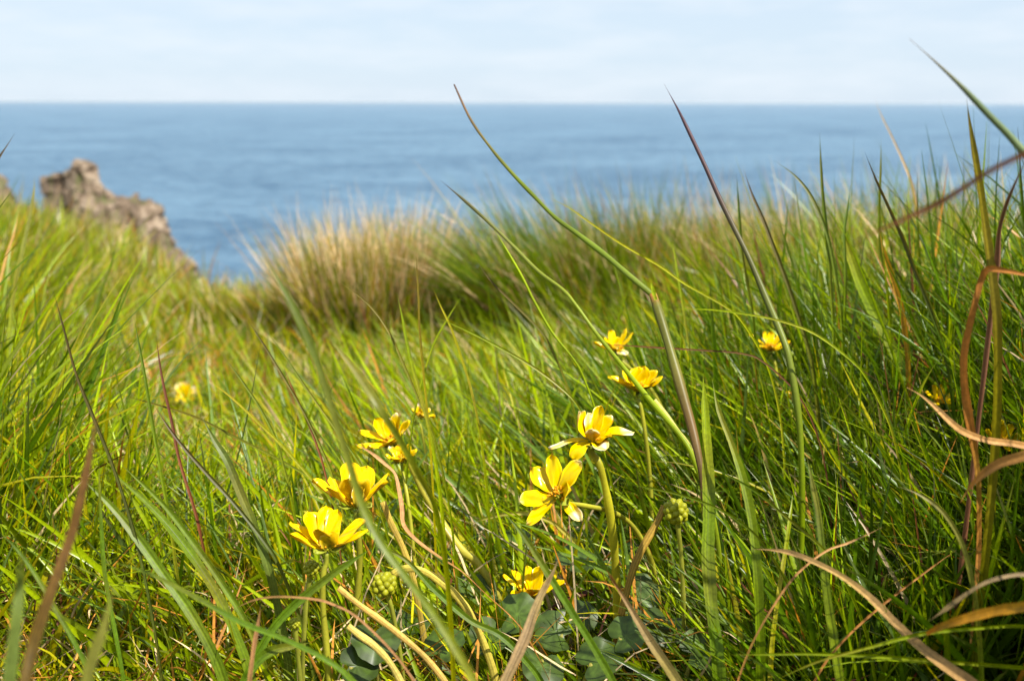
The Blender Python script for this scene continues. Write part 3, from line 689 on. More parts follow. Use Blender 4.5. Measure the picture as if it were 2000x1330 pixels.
# brown ribbon leaf among the left flowers
hero_blade([(696, 868, 9, .50), (725, 884, 10, .497), (752, 906, 9, .492), (772, 925, 7, .488), (780, 955, 11, .485), (786, 990, 11, .48), (790, 1025, 9, .475), (815, 1055, 9, .47), (855, 1085, 9, .468), (905, 1118, 9, .466), (950, 1160, 9, .464), (1000, 1205, 9, .46)],
           [(0, C(.5, .34, .26)), (.3, C(.55, .34, .24)), (.5, C(.52, .26, .14)), (.7, C(.3, .14, .06)), (1, C(.5, .26, .1))], 'withered pinkish-brown ribbon leaf winding down past the left pair of flowers', m=M_DRY, twist=2.4, crinkle=.3, cat='dead leaf', name='withered_leaf', group='withered leaves')
hero_blade([(1200, 1120, 3, .47), (1190, 1095, 5, .47), (1180, 1080, 4, .47)], [(0, RED), (1, ORANGE)], 'tiny reddish leaf tip above the grey-green fading blade', m=M_DRY) if False else None

# thin standing blades in view, each as it grows
SINGLE = [
 # pts (px,py), width, depth, colours, label
 ([(1601, 258), (1604, 320), (1608, 380), (1614, 440), (1622, 520), (1630, 640)], 8, .52, (G_DARK, G_MID), 'upright dark green blade, tallest of the row standing right of the purple-tipped stalk'),
 ([(1511, 312), (1550, 340), (1580, 375), (1603, 420), (1622, 480), (1640, 580)], 7, .52, (G_BLUE, G_MID), 'green blade arching left with pale tip beside the tallest dark one'),
 ([(1452, 328), (1470, 380), (1492, 430), (1515, 490), (1545, 570), (1580, 680)], 8, .50, (PURPLE, OLIVE), 'olive blade with brown tip leaning left before the sea'),
 ([(1439, 338), (1442, 380), (1446, 430), (1452, 500), (1470, 600)], 6, .56, (G_DARK, G_MID), 'short straight green blade between the purple-tipped stalk and the olive one'),
 ([(1688, 293), (1712, 350), (1740, 410), (1765, 465), (1790, 530), (1820, 600), (1850, 700)], 9, .46, (PURPLE, G_DARK), 'long green blade leaning left under the blurred reddish one'),
 ([(1721, 270), (1721, 330), (1719, 400), (1722, 480), (1740, 600)], 7, .55, (G_MID, G_MID), 'straight upright blade crossing the long leaning one at the right'),
 ([(1661, 362), (1657, 400), (1650, 450), (1652, 520)], 6, .52, (G_DARK, G_MID), 'short dark blade tip between the two tallest at the right'),
 ([(1752, 470), (1757, 420), (1765, 500), (1790, 590)], 5, .52, (ORANGE, G_YEL), None),
 ([(1718, 450), (1728, 490), (1745, 540), (1760, 590)], 13, .50, (C(.55, .35, .02), C(.5, .3, .02)), 'orange-yellow dying blade among the right-hand green'),
 ([(812, 480), (815, 530), (818, 580), (820, 640), (828, 730), (838, 830)], 5, .54, (C(.14, .10, .03), G_YEL), 'thin upright blade with dark speckled tip in front of the dry tussock'),
 ([(650, 542), (690, 570), (725, 600), (755, 640), (780, 690), (810, 760), (840, 830)], 5, .53, (C(.2, .15, .05), G_MID), 'thin blade arching left across the foot of the big dry tussock'),
 ([(776, 574), (786, 620), (797, 680), (815, 750), (835, 820)], 8, .52, (G_MID, G_LIME), 'straight green blade leaning left beneath the dry tussock'),
 ([(845, 560), (862, 600), (885, 650), (915, 740), (930, 800)], 5, .55, (G_YEL, G_MID), 'green blade tip just right of the dark speckled one'),
 ([(905, 575), (880, 615), (850, 670), (830, 730), (815, 790)], 5, .57, (G_LIME, G_MID), 'blade leaning right across the others under the dry tussock'),
 ([(835, 614), (900, 640), (970, 675), (1040, 715), (1100, 760)], 5, .52, (G_LIME, G_MID), 'pale thin blade lying almost flat left of the top flower'),
 ([(480, 618), (520, 680), (560, 745), (600, 815), (640, 900)], 5, .52, (PURPLE, G_LIME), 'pale-edged blade leaning left above the left pair of flowers'),
 ([(517, 642), (560, 700), (600, 760), (650, 830), (700, 900)], 5, .53, (OLIVE, G_MID), 'thin green blade parallel to and right of the pale-edged one'),
 ([(555, 716), (572, 760), (596, 810), (620, 870)], 5, .52, (RED, C(.2, .1, .04)), 'dark reddish thin stalk left of the long blurred blade'),
 ([(105, 570), (125, 640), (150, 730), (178, 800), (215, 890), (250, 990), (270, 1060)], 8, .46, (PURPLE, C(.12, .16, .05)), 'long slender blade with purple tip leaning left at the left side'),
 ([(245, 560), (225, 620), (200, 690), (170, 760), (140, 850)], 9, .62, (G_DARK, G_DARK), 'dark green blade leaning right near the left side'),
 ([(262, 618), (272, 670), (285, 740), (298, 820), (312, 900), (330, 1000)], 7, .52, (G_DARK, G_MID), 'upright green blade right of the long purple-tipped one'),
 ([(306, 657), (313, 710), (322, 760), (338, 830), (352, 900), (380, 990)], 7, .52, (C(.12, .05, .04), RED), 'upright blade with dark brown tip and reddish foot left of the small far flower'),
 ([(235, 772), (300, 790), (380, 815), (450, 850), (530, 890), (600, 930)], 6, .52, (C(.15, .12, .03), G_MID), 'long blade lying nearly level below the small far flower'),
 ([(302, 792), (330, 835), (365, 880), (410, 930), (460, 985), (520, 1060)], 8, .48, (PURPLE, G_BLUE), 'grey-tipped blade leaning left over the low dead patch'),
 ([(433, 690), (470, 740), (510, 800), (540, 860), (560, 930)], 6, .50, (OLIVE, G_MID), 'dark green blade leaning left between the far flower and the left pair'),
 ([(400, 738), (450, 775), (510, 830), (560, 880), (620, 950)], 6, .49, (G_YEL, G_LIME), 'shiny pale blade slanting down towards the left pair of flowers'),
 ([(30, 262), (15, 285), (-5, 315), (-60, 400)], 8, .42, (PURPLE, G_BLUE), 'dark blade tip poking in from the left edge against the sea'),
 ([(68, 345), (66, 385), (56, 440), (45, 490), (30, 560), (20, 650)], 8, .85, (C(.3, .3, .2), G_LIME), 'tall shiny blade in front of the low left rock'),
 ([(38, 415), (28, 460), (15, 500), (0, 560), (-15, 640)], 7, .85, (STRAW, STRAW * .8), 'pale dry blade at the left edge below the low rock'),
 ([(232, 462), (218, 520), (200, 570), (185, 640), (170, 720)], 6, .95, (G_DARK, G_MID), 'green blade leaning right below the tall jagged crag'),
 ([(1300, 604), (1380, 604), (1450, 612), (1520, 625), (1590, 650), (1660, 700)], 5, .50, (G_LIME, G_MID), 'level green blade starting at the joint of the longest stalk'),
 ([(1062, 382), (1110, 405), (1160, 440), (1220, 480), (1290, 520), (1340, 555), (1420, 600)], 5, .58, (G_YEL, G_LIME), 'slender green blade running beside the longest bent stalk on its right'),
 ([(1170, 672), (1230, 675), (1290, 679), (1360, 683), (1450, 690)], 4, .55, (C(.16, .07, .05), C(.13, .06, .05)), 'thin dark level stalk lying across the topmost yellow flower'),
 ([(1312, 460), (1322, 520), (1335, 600), (1350, 700)], 5, .56, (G_LIME, G_MID), 'upright blade right of the joint of the longest stalk'),
 ([(930, 508), (960, 550), (1000, 590), (1050, 640)], 6, .58, (PURPLE, G_MID), 'green blade leaning left in front of the dark tussock'),
 ([(1708, 190), (1722, 225), (1742, 265), (1765, 315), (1782, 360), (1794, 420), (1802, 500), (1808, 600)], 5, .80, (C(.66, .55, .48), C(.62, .45, .32)), 'faint pale dry stalk leaning left against the sea, its tip on the horizon'),
 ([(1238, 905), (1243, 860), (1247, 900), (1250, 960)], 4, .5, (G_MID, G_MID), None),
 ([(925, 1021), (960, 1010), (990, 1003), (1030, 1002), (1060, 1010)], 9, .58, (C(.6, .55, .25), C(.5, .48, .15)), 'pale bleached stem end lying left of the open-faced flower'),
 ([(1725, 1028), (1690, 1045), (1655, 1060), (1620, 1072), (1580, 1100)], 5, .42, (C(.5, .35, .25), C(.4, .2, .1)), 'short brown broken stalk right of the tall broad blade'),
 ([(1870, 1072), (1830, 1100), (1790, 1130), (1750, 1160), (1690, 1210), (1640, 1260)], 5, .42, (C(.45, .25, .12), C(.4, .2, .08)), 'thin brown stalk crossing the pale straw arch'),
 ([(1752, 948), (1790, 960), (1830, 985), (1860, 1020), (1885, 1070), (1900, 1130)], 10, .40, (C(.25, .22, .12), G_MID), 'green blade curling over above the pale straw arch'),
 ([(1415, 1278), (1500, 1276), (1600, 1275), (1720, 1280), (1850, 1290), (1990, 1300), (2080, 1310)], 9, .38, (G_MID, G_LIME), 'level green blade along the bottom right of the picture'),
 ([(1510, 1330), (1600, 1290), (1700, 1262), (1800, 1236), (1900, 1225), (2000, 1220)], 8, .375, (G_MID, G_LIME), 'green blade rising gently towards the right edge at the bottom'),
 ([(1370, 900), (1420, 925), (1480, 960), (1540, 1010), (1600, 1060)], 6, .43, (G_DARK, G_MID), 'thin green blade slanting right from the tall broad one'),
 ([(1200, 940), (1260, 950), (1330, 965), (1400, 990), (1450, 1020)], 6, .44, (G_MID, G_DARK), 'dark blade lying right of the open-faced flower'),
 ([(1125, 960), (1108, 985), (1090, 1000), (1050, 1030), (1000, 1050)], 3, .46, (G_MID, G_DARK), None),
]
for pts, w_, d, (c0, c1), lab in SINGLE:
    if lab is None: continue
    if pts[0][0] > 1300 and pts[0][1] < 640: d *= 1.28
    n = len(pts); w_ *= 1.05
    rows = [(p[0], p[1], max(1.5, w_ * (0.25 + 0.75 * min(1, i / (n - 1) * 2.2))), d * (1 - 0.02 * i / n)) for i, p in enumerate(pts)]
    dry = c1[0] > c1[1] * 1.25
    hero_blade(rows, [(0, np.asarray(c0)), (.3, np.asarray(c0) * .5 + np.asarray(c1) * .5), (.6, np.asarray(c1)), (1, np.asarray(c1) * .85)], lab, m=M_DRY if dry else M_BLADE,
               fold=.5, roll=random.uniform(-.5, .5), twist=random.uniform(-.6, .6))

# broad pale leaves lower left, thing by thing
LB = [([(160, 935), (215, 985), (270, 1050), (320, 1120), (370, 1190), (410, 1260)], 22, .455, 'wide light green leaf, lowest of the fan of leaves left of the flowers'),
      ([(222, 925), (290, 985), (345, 1045), (400, 1120), (440, 1190), (470, 1260)], 20, .46, 'wide light green leaf in the middle of the fan left of the flowers'),
      ([(235, 905), (320, 985), (380, 1060), (430, 1130), (475, 1200)], 15, .47, 'uppermost wide light green leaf of the fan left of the flowers'),
      ([(395, 815), (420, 860), (445, 900), (470, 960), (495, 1020), (520, 1090)], 18, .48, 'wide grey-green leaf pointing up-left above the fan'),
      ([(0, 1040), (40, 1080), (75, 1130), (110, 1190), (150, 1260)], 10, .40, 'narrow blurred green leaf at the left edge beside the thick brown blade'),
      ([(195, 900), (196, 960), (200, 1040), (206, 1120), (220, 1200), (235, 1280)], 9, .45, 'upright narrow leaf beside the thick brown blade'),
      ([(730, 1070), (690, 1095), (640, 1130), (590, 1170), (545, 1215), (515, 1260)], 18, .43, 'broad green leaf slanting down-left below the lower left flower'),
      ([(610, 1255), (570, 1262), (535, 1270), (505, 1290), (480, 1330)], 22, .42, 'short bright green folded leaf at the bottom left of centre'),
      ([(720, 1060), (790, 1090), (850, 1150), (920, 1210), (980, 1240), (1030, 1290)], 14, .44, 'shiny green blade sweeping right below the left pair of flowers'),
      ([(985, 1000), (1020, 1040), (1060, 1100), (1110, 1180), (1160, 1260), (1200, 1330)], 16, .42, 'green blade sweeping down-right in front of the lowest flower'),
      ([(512, 1180), (506, 1220), (498, 1265), (490, 1330)], 11, .38, 'pinkish-brown upright stub of dry stalk at the bottom left of centre'),
      ([(210, 1095), (290, 1120), (380, 1165), (470, 1215), (560, 1250), (640, 1290)], 12, .36, 'long blurred green blade sweeping along the bottom left'),
      ([(455, 1192), (500, 1172), (550, 1166), (610, 1170), (650, 1180)], 6, .40, 'thin greyish dry blade curving level below the lower left flower')]
for pts, w_, d, lab in LB:
    n = len(pts)
    rows = [(p[0], p[1], max(2, w_ * (0.2 + 0.8 * min(1, i / (n - 1) * 2.4))), d * (1 - 0.015 * i / n)) for i, p in enumerate(pts)]
    dry = 'dry' in lab
    c1 = C(.36, .22, .15) if dry else (C(.16, .25, .025) if 'light' in lab else (C(.14, .2, .06) if 'grey' in lab else C(.12, .22, .02)))
    hero_blade(rows, [(0, c1 * .8 + PURPLE * .2), (.25, c1), (1, c1 * .9)], lab, m=M_DRY if dry else M_BLADE, fold=.4, roll=random.uniform(-.3, .3), name='dry_stalk' if dry else 'broad_grass_shoot',
               cat='dry stalk' if dry else 'broad grass shoot', group='dry stalks' if dry else 'broad grass leaves')

# bleached bare stems lying about the foot of the flowers
BARE = [([(663, 1148), (700, 1178), (745, 1210), (790, 1245), (835, 1285), (875, 1335)], 14, .435, C(.62, .42, .18), 'straight bleached stem slanting under the lower left flower'),
        ([(768, 1122), (785, 1112), (810, 1110), (840, 1120), (868, 1140), (893, 1162)], 17, .455, C(.60, .50, .14), 'arched pale yellow stem lying right of the lower left flower'),
        ([(682, 1222), (705, 1240), (735, 1262)], 16, .425, C(.62, .50, .22), 'short thick pale stem at the bottom below the lower left flower'),
        ([(1300, 988), (1285, 1020), (1268, 1050), (1252, 1080)], 17, .475, C(.38, .24, .07), 'dry ribbed stem stub beside the green seed head on the right'),
        ([(1280, 780), (1300, 805), (1325, 840), (1345, 865)], 9, .56, C(.62, .56, .30), 'pale stem running down-right from the double yellow flower'),
        ([(1195, 1148), (1150, 1158), (1105, 1175)], 15, .53, C(.10, .03, .02), 'dark red fleshy stalk lying in the gap right of the lowest flower'),
        ([(750, 980), (765, 1020), (785, 1060), (800, 1100)], 14, .475, C(.55, .40, .12), 'papery straw stem between the two left flowers and the ribbon leaf')]
for pts, w_, d, c1, lab in BARE:
    rows = [(p[0], p[1], w_, d) for p in pts]
    P, wd, t = build_path([(a, b_, w2 * .85, d2 + .018) for a, b_, w2, d2 in rows], True, .3)
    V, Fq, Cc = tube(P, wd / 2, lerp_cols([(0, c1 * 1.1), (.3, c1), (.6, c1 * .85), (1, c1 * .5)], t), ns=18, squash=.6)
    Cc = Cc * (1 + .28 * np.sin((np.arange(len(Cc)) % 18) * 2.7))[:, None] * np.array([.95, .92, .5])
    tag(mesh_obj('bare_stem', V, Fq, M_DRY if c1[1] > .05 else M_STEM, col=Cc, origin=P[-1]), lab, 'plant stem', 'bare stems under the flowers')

# ------------------------------------------------------------------ lesser celandines
Y_IN, Y_OUT, Y_DEEP, WHITE, GRN = C(1.0, .73, .0), C(.66, .44, .004), C(.92, .58, .0), C(.85, .82, .72), C(.30, .33, .03)
def petal_mesh(c, A, U, Vv, az, elev, length, width, curl, cup, bleach_glint, twist, seed):
    """closed thin petal; A axis, U/Vv span the flower's plane"""
    rr = random.Random(seed)
    nu, nv = 15, 9
    rad = U * math.cos(az) + Vv * math.sin(az)
    tan = np.cross(A, rad)
    pts = []; cols = []
    p = c + rad * 0.0012; ang = elev
    cen = []; nor = []
    for i in range(nu):
        s_ = i / (nu - 1)
        a = elev + 0.45 * (1 - s_) ** 3 * 0 + curl * (s_ - 0.15)
        d = rad * math.cos(a) + A * math.sin(a)
        n = -rad * math.sin(a) + A * math.cos(a)
        if i: p = p + d * length / (nu - 1)
        cen.append(p.copy()); nor.append(n)
    top = []; bot = []; ct = []; cb = []
    wav = rr.uniform(-1, 1)
    for i in range(nu):
        s_ = i / (nu - 1)
        w_ = (1 + .05 * math.sin(s_ * 17 + wav * 5)) * width * 0.5 * (0.22 + 0.78 * math.sin(math.pi * min(s_ / 1.24, 1)) ** 1.1) * (1 if s_ < .8 else math.sqrt(max(0, 1 - ((s_ - .8) / .2) ** 2)) * 0.96 + .02)
        tw = twist * s_
        tx = tan * math.cos(tw) + nor[i] * math.sin(tw); nx_ = -tan * math.sin(tw) + nor[i] * math.cos(tw)
        for j in range(nv):
            v = j / (nv - 1) * 2 - 1
            q = cen[i] + tx * v * w_ + nx_ * (cup * w_ * (v * v) + 0.0007 * math.sin(6 * s_ + 3 * v + wav * 4) - 0.00012 * math.cos(v * 9))
            th_ = 0.00009 * (1 - abs(v) ** 4)
            top.append(q + nx_ * th_); bot.append(q - nx_ * th_)
            vein = (1 - 0.13 * (0.5 + 0.5 * math.cos(v * 19)) * (1 - .5 * s_)) * (1 - .10 * max(0, math.sin(5 * s_ + wav * 9 + 2 * v)))
            b = min(1, max(0, (s_ - (1 - bleach_glint)) / 0.10)) * (0.6 + 0.4 * math.sin(v * 5 + seed)) if bleach_glint > 0 else 0
            ci = (Y_DEEP * max(0, 1 - s_ * 2.2) + Y_IN * min(1, s_ * 2.2)) * vein
            co = GRN * max(0, .9 - s_ * 1.6) * .9 + Y_OUT * (1 - max(0, .9 - s_ * 1.6))
            co = co * (1 - .25 * (abs(v) < .35))
            ct.append(ci * (1 - b) + WHITE * b); cb.append(co * (1 - b * .8) + WHITE * b * .8)
    V = np.array(top + bot); Cc = np.array(ct + cb); o_ = nu * nv
    i = (np.arange(nu - 1)[:, None] * nv + np.arange(nv - 1)[None, :]).ravel()
    Fq = [np.stack([i, i + nv, i + nv + 1, i + 1], 1), np.stack([i, i + 1, i + nv + 1, i + nv], 1) + o_]
    # rim
    ring = [k for k in range(nv)] + [k * nv + nv - 1 for k in range(1, nu)] + [(nu - 1) * nv + k for k in range(nv - 2, -1, -1)] + [k * nv for k in range(nu - 2, 0, -1)]
    rg = np.array(ring); r2 = np.roll(rg, -1)
    Fq.append(np.stack([rg, r2, r2 + o_, rg + o_], 1))
    return V, Fq, Cc

def axis_frame(A):
    A = np.asarray(A, float); A = A / np.linalg.norm(A)
    U = np.cross(np.array([0, 1.0, 0]), A); U /= np.linalg.norm(U)       # roughly picture-right
    Vv = np.cross(A, U)                                                # roughly away from the viewer (or up)
    return A, U, Vv

def celandine(px, py, d, size_px, axis, petals, stem, label, stamens=True, stem_w=11, seed=1, stem_col=C(.38, .36, .03), group='celandine flowers'):
    """petals: (azimuth deg, elevation deg, length factor, width factor, curl, bleach, twist)"""
    rr = random.Random(seed)
    c = at(px, py, d); R0 = .95 * size_px / 2 * d / F
    A, U, Vv = axis_frame(axis)
    # the stalk: leaves along -A, then through the given picture points, then into the turf
    P = [c - A * 0.0015, c - A * 0.006]
    for (sx, sy, sdp) in stem: P.append(at(sx, sy, sdp))
    P = np.array(P)
    ext = to_ground(P[-1], P[-1] - P[-2], .3); P = np.vstack([P, ext[1::2] if len(ext) > 2 else ext])
    if P[-1][2] > ground(P[-1][0], P[-1][1]): P = np.vstack([P, ext[-1:]])
    Ps = spline(P, 70); t = np.linspace(0, 1, 70)
    e = empty('celandine_flower', P[-1]); tag(e, label, 'flower', group)
    w_ = stem_w * d / F
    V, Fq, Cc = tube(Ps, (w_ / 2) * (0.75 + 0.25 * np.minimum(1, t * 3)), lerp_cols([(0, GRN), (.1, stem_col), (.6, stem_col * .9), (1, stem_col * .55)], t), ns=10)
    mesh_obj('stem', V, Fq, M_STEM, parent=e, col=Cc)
    for k, pt in enumerate(petals):
        az, el, lf, wf, curl, bl, tw = (list(pt) + [0, 0, 0, 0, 0, 0])[:7]
        V, Fq, Cc = petal_mesh(c + A * 0.0002 * (k % 2), A, U, Vv, math.radians(az), math.radians(el), R0 * lf, R0 * .54 * wf, curl, .22, bl, tw, seed * 31 + k)
        mesh_obj('petal', V, Fq, M_PETAL, parent=e, col=Cc)
    # sepals
    for k in range(3):
        V, Fq, Cc = petal_mesh(c - A * 0.0006, A, U, Vv, math.radians(40 + 120 * k + seed * 17), math.radians(12), R0 * .42, R0 * .3, .3, .25, 0, 0, seed + k)
        mesh_obj('sepal', V, Fq, M_STEM, parent=e, col=np.tile(GRN * 1.1, (len(V), 1)))
    if stamens:
        Vs, Fs, Cs, o_ = [], [], [], 0
        for k in range(34):
            a = rr.uniform(0, 6.28); r_ = rr.uniform(.02, .95)
            dd = A * (1.2 - .5 * r_) + (U * math.cos(a) + Vv * math.sin(a)) * r_ * .95; dd /= np.linalg.norm(dd)
            L = R0 * rr.uniform(.24, .36)
            b0 = c + (U * math.cos(a) + Vv * math.sin(a)) * R0 * .07 * r_
            Pq = np.array([b0, b0 + dd * L * .6, b0 + dd * L * .8, b0 + dd * L])
            rad = np.array([.00014, .00014, .00042, .00026]) * (R0 / .016)
            V, Fq, Cc = tube(Pq, rad, np.array([Y_IN, Y_IN * .95, C(.85, .45, .01), C(.8, .40, .01)]), ns=5)
            Vs.append(V); Fs.append([f + o_ for f in Fq]); Cs.append(Cc); o_ += len(V)
        mesh_obj('stamens', np.vstack(Vs), [np.vstack([f[0] for f in Fs]), np.vstack([f[1] for f in Fs])], M_STAMEN, parent=e, col=np.vstack(Cs))
        seed_ball(c + A * R0 * .10, R0 * .15, e, rr, 'pistil')
    return e
def seed_ball(c, r, parent, rr, name='seed_head', n=34):
    Vs, F1, F2, Cs, o_ = [], [], [], [], 0
    for k in range(n):
        z = 1 - 2 * (k + .5) / n; a = k * 2.39996
        dd = np.array([math.sqrt(1 - z * z) * math.cos(a), math.sqrt(1 - z * z) * math.sin(a), z])
        b = c + dd * r * .45; L = r * rr.uniform(.5, .62)
        s0 = r * .31
        V, Fq, Cc = tube(np.array([b, b + dd * L * .35, b + dd * L * .75, b + dd * L]), np.array([s0 * .6, s0, s0 * .85, s0 * .25]),
                         np.tile(C(.36, .36, .015) * rr.uniform(.8, 1.1), (4, 1)), ns=7)
        Vs.append(V); F1.append(Fq[0] + o_); F2.append(Fq[1] + o_); Cs.append(Cc); o_ += len(V)
    return mesh_obj(name, np.vstack(Vs), [np.vstack(F1), np.vstack(F2)], M_STEM, parent=parent, col=np.vstack(Cs))

# azimuth: 0 = picture right, 90 = away / up, 180 = left, 270 = towards the viewer
celandine(697, 990, .470, 172, (-.02, .02, 1), [(66, 60, 1.0, 1.22, -.1), (110, 58, 1.12, .98, -.1), (150, 42, .95, .75, -.1), (176, 34, 1.16, .75, .0), (22, 40, 1.05, .62, .1), (-8, 40, .98, .7, .1),
          (-50, 60, .86, .95, .15), (-100, 66, .88, 1.12, .1), (205, 38, .86, .9, .3)],
          [(702, 1040, .475), (705, 1100, .48), (700, 1180, .485)], 'upper of the two cup-shaped yellow flowers at the left, behind the blurred blade', seed=3, stem_w=13)
celandine(640, 1074, .450, 166, (.06, .0, 1), [(102, 52, 1.12, .85, -.1, .0), (72, 62, .98, .82, -.1), (140, 50, 1.05, 1.2, -.1), (170, 32, 1.08, .62, .0), (26, 36, 1.12, .92, .0), (2, 30, 1.08, .85, .0),
          (-62, 56, .62, .95, .5), (-112, 60, .74, .9, .3), (196, 26, .95, .7, .1)],
          [(634, 1120, .452), (633, 1180, .455), (640, 1260, .458)], 'lower of the two cup-shaped yellow flowers at the left, with glossy white glints', seed=5, stem_w=13)
celandine(1092, 968, .485, 144, (-.30, -.72, .66), [(112, 16, 1.05, 1.0, .0), (74, 30, 1.12, .85, -.1), (26, 40, 1.16, .95, -.8, .10), (168, 10, 1.05, .95, .1, .10), (202, 2, 1.14, .7, .0, .08), (292, -10, .95, .65, .1, .42), (336, 46, .62, 1.1, .2)],
          [(1112, 982, .492), (1150, 988, .50), (1200, 1000, .51), (1240, 1030, .52)], 'wide-open yellow flower turned towards the viewer, white-tipped lower petal', seed=8, stem_w=11)
celandine(1158, 862, .500, 150, (.0, -.25, 1), [(158, 54, .95, 1.25, .75, .12), (186, 5, 1.15, .45, -.6, .5), (112, 62, .8, .8, .6, .45, .5), (60, 66, .98, .7, -.1, .0), (35, 45, .85, .9, .0, .12), (8, 30, 1.15, .75, -1.0, .35),
          (-60, 20, .55, .9, -.6, .5), (-95, 62, .62, .75, .2, .3), (222, 10, .78, .9, -1.6, 0), (-30, 30, .6, .8, .2)],
          [(1172, 905, .500), (1186, 960, .502), (1196, 1020, .505), (1203, 1085, .51)], 'ragged yellow flower with curled white-streaked petals on a tall straight stem', seed=13, stem_w=17, stem_col=C(.46, .42, .02))
celandine(1247, 762, .600, 112, (.05, -.30, 1), [(95, 68, .85, 1.1, .2), (60, 66, .9, 1.1, .1), (125, 62, .8, 1.0, .2), (25, 45, .95, .9, .1), (160, 45, .9, 1.1, .3), (182, 28, 1.2, .75, -.1), (215, 40, .8, 1.1, .3), (-35, 40, .85, 1.2, .4), (-75, 35, .8, 1.2, .5), (-110, 35, .75, 1.1, .5), (0, 35, 1.0, .8, .2)],
          [(1252, 790, .602), (1262, 850, .605), (1270, 920, .61)], 'crowded double-looking yellow flower just below the topmost one', seed=21, stem_w=9)
celandine(1206, 683, .700, 84, (.05, -.2, 1), [(140, 58, 1.0, 1.1, .1, .0), (170, 40, .8, 1.0, .2), (182, 10, 1.15, .45, .4), (45, 62, 1.1, .5, .1), (20, 48, 1.1, .45, .1), (-60, 5, .65, 1.1, -.3, .75), (-120, 30, .6, .9, .3), (90, 60, .6, .9, .2)],
          [(1215, 705, .70), (1235, 722, .70), (1262, 745, .70), (1290, 790, .70)], 'topmost yellow flower of the right-hand pair, crossed by a thin dark stalk', seed=23, stem_w=8)
celandine(772, 866, .580, 132, (-.35, -.35, .85), [(160, 40, 1.15, .55, .0, .06), (185, 25, 1.1, .6, .0), (120, 58, .95, .8, .0), (200, 30, .8, .7, .1), (80, 62, .8, .8, .1, .12), (50, 50, .9, .8, .1, .15), (10, 35, .85, .7, .1), (-40, 40, .7, 1.0, .2), (-90, 45, .65, 1.1, .2)],
          [(800, 900, .575), (830, 960, .57), (865, 1020, .565), (905, 1075, .56), (935, 1100, .558)], 'half-hidden yellow flower behind blades, long pale stem slanting down-right', seed=29, stem_w=15, stem_col=C(.5, .44, .05))
celandine(785, 900, .565, 80, (-.1, -.2, 1), [(150, 50, .9, .8, .1, .2), (95, 58, .8, .9, .1, .1), (40, 45, .9, .9, .2), (10, 25, .9, 1.0, .3), (-60, 35, .7, 1.0, .2), (-120, 40, .75, 1.0, .2), (190, 35, .8, .8, .1)],
          [(790, 930, .565), (800, 990, .56)], 'small orange-yellow flower tucked under the half-hidden one', seed=31, stem_w=8)
celandine(1042, 1168, .530, 136, (.0, -.2, 1), [(108, 62, .95, .7, .0), (62, 62, .95, .75, .0), (145, 45, 1.0, .55, .0), (168, 42, 1.1, .42, -.1), (28, 40, 1.05, .5, .0), (8, 30, 1.05, .55, .0), (-50, 52, .75, 1.0, .2), (-90, 56, .7, 1.1, .2), (-135, 50, .75, 1.0, .2), (210, 30, .8, .7, .1)],
          [(1045, 1200, .532), (1050, 1250, .535)], 'lowest yellow flower, shaded, behind the grey-mauve blade', seed=37, stem_w=9)
celandine(1505, 682, .740, 92, (.1, -.25, 1), [(90, 60, .8, .6, 0), (130, 55, .8, .5, 0), (165, 30, 1.1, .4, 0), (40, 55, .8, .5, 0), (10, 30, .9, .5, 0), (-40, 30, .8, .6, .2), (-100, 35, .7, .7, .2), (200, 20, .9, .5, 0)],
          [(1515, 710, .74), (1520, 780, .74)], 'yellow flower half lost in the right-hand grass level with the topmost one', seed=41, stem_w=7)
celandine(362, 776, 1.40, 50, (.1, -.5, .9), [(90, 55, 1.2, 1.7, 0, .2), (140, 50, 1.2, 1.7, 0, .35), (190, 25, 1, 1.4, 0, .4), (20, 35, 1.2, 1.5, 0, .4), (-30, 20, 1, .9, 0), (-80, 20, .9, 1, 0), (240, 20, .9, 1, 0)],
          [(365, 805, 1.40)], 'small far yellow flower glinting white by itself at the left', stamens=False, seed=43, stem_w=4)  # white glints painted into these petals as pale tips
celandine(1838, 785, .62, 76, (-.2, -.4, 1), [(110, 60, 1, .6, 0), (160, 50, 1, .5, 0), (60, 55, 1, .7, 0, .0), (0, 30, 1, .8, 0), (-50, 30, .8, .8, .2), (220, 30, .8, .6, .1)],
          [(1845, 810, .62), (1850, 880, .62)], 'yellow flower seen in slivers behind the curved dry blades', seed=47, stem_w=7)
celandine(1958, 862, .58, 88, (-.1, -.5, 1), [(125, 55, 1, .7, 0), (165, 40, 1, .8, 0), (80, 55, 1, .7, 0), (40, 50, .9, .8, 0), (0, 30, 1, .8, 0), (-50, 25, .8, .8, .2), (220, 30, .9, .8, .1), (270, 20, .8, .8, .1)],
          [(1960, 890, .58), (1962, 960, .58)], 'yellow flower at the right edge behind the folded orange blade', seed=49, stem_w=7)
celandine(1540, 778, .66, 34, (.2, -.2, 1), [(90, 78, 1, 1, .2), (150, 78, 1, 1, .2), (210, 78, 1, 1, .2), (270, 78, 1, 1, .2), (330, 78, 1, 1, .2), (30, 78, 1, 1, .2)],
          [(1545, 800, .66), (1552, 860, .66)], 'closed orange-yellow bud among the right-hand grass', stamens=False, seed=51, stem_w=6, group='celandine buds')
celandine(818, 812, .63, 52, (.4, -.2, 1), [(90, 60, 1, 1, 0, .5), (140, 60, 1, .9, 0, .4), (40, 40, 1, 1, 0, .1), (0, 20, 1.2, .9, 0), (-60, 40, .8, 1, .2), (210, 40, .8, 1, .2)],
          [(822, 830, .63), (832, 880, .63)], 'small white-tipped yellow flower just above the half-hidden one', seed=53, stem_w=6)

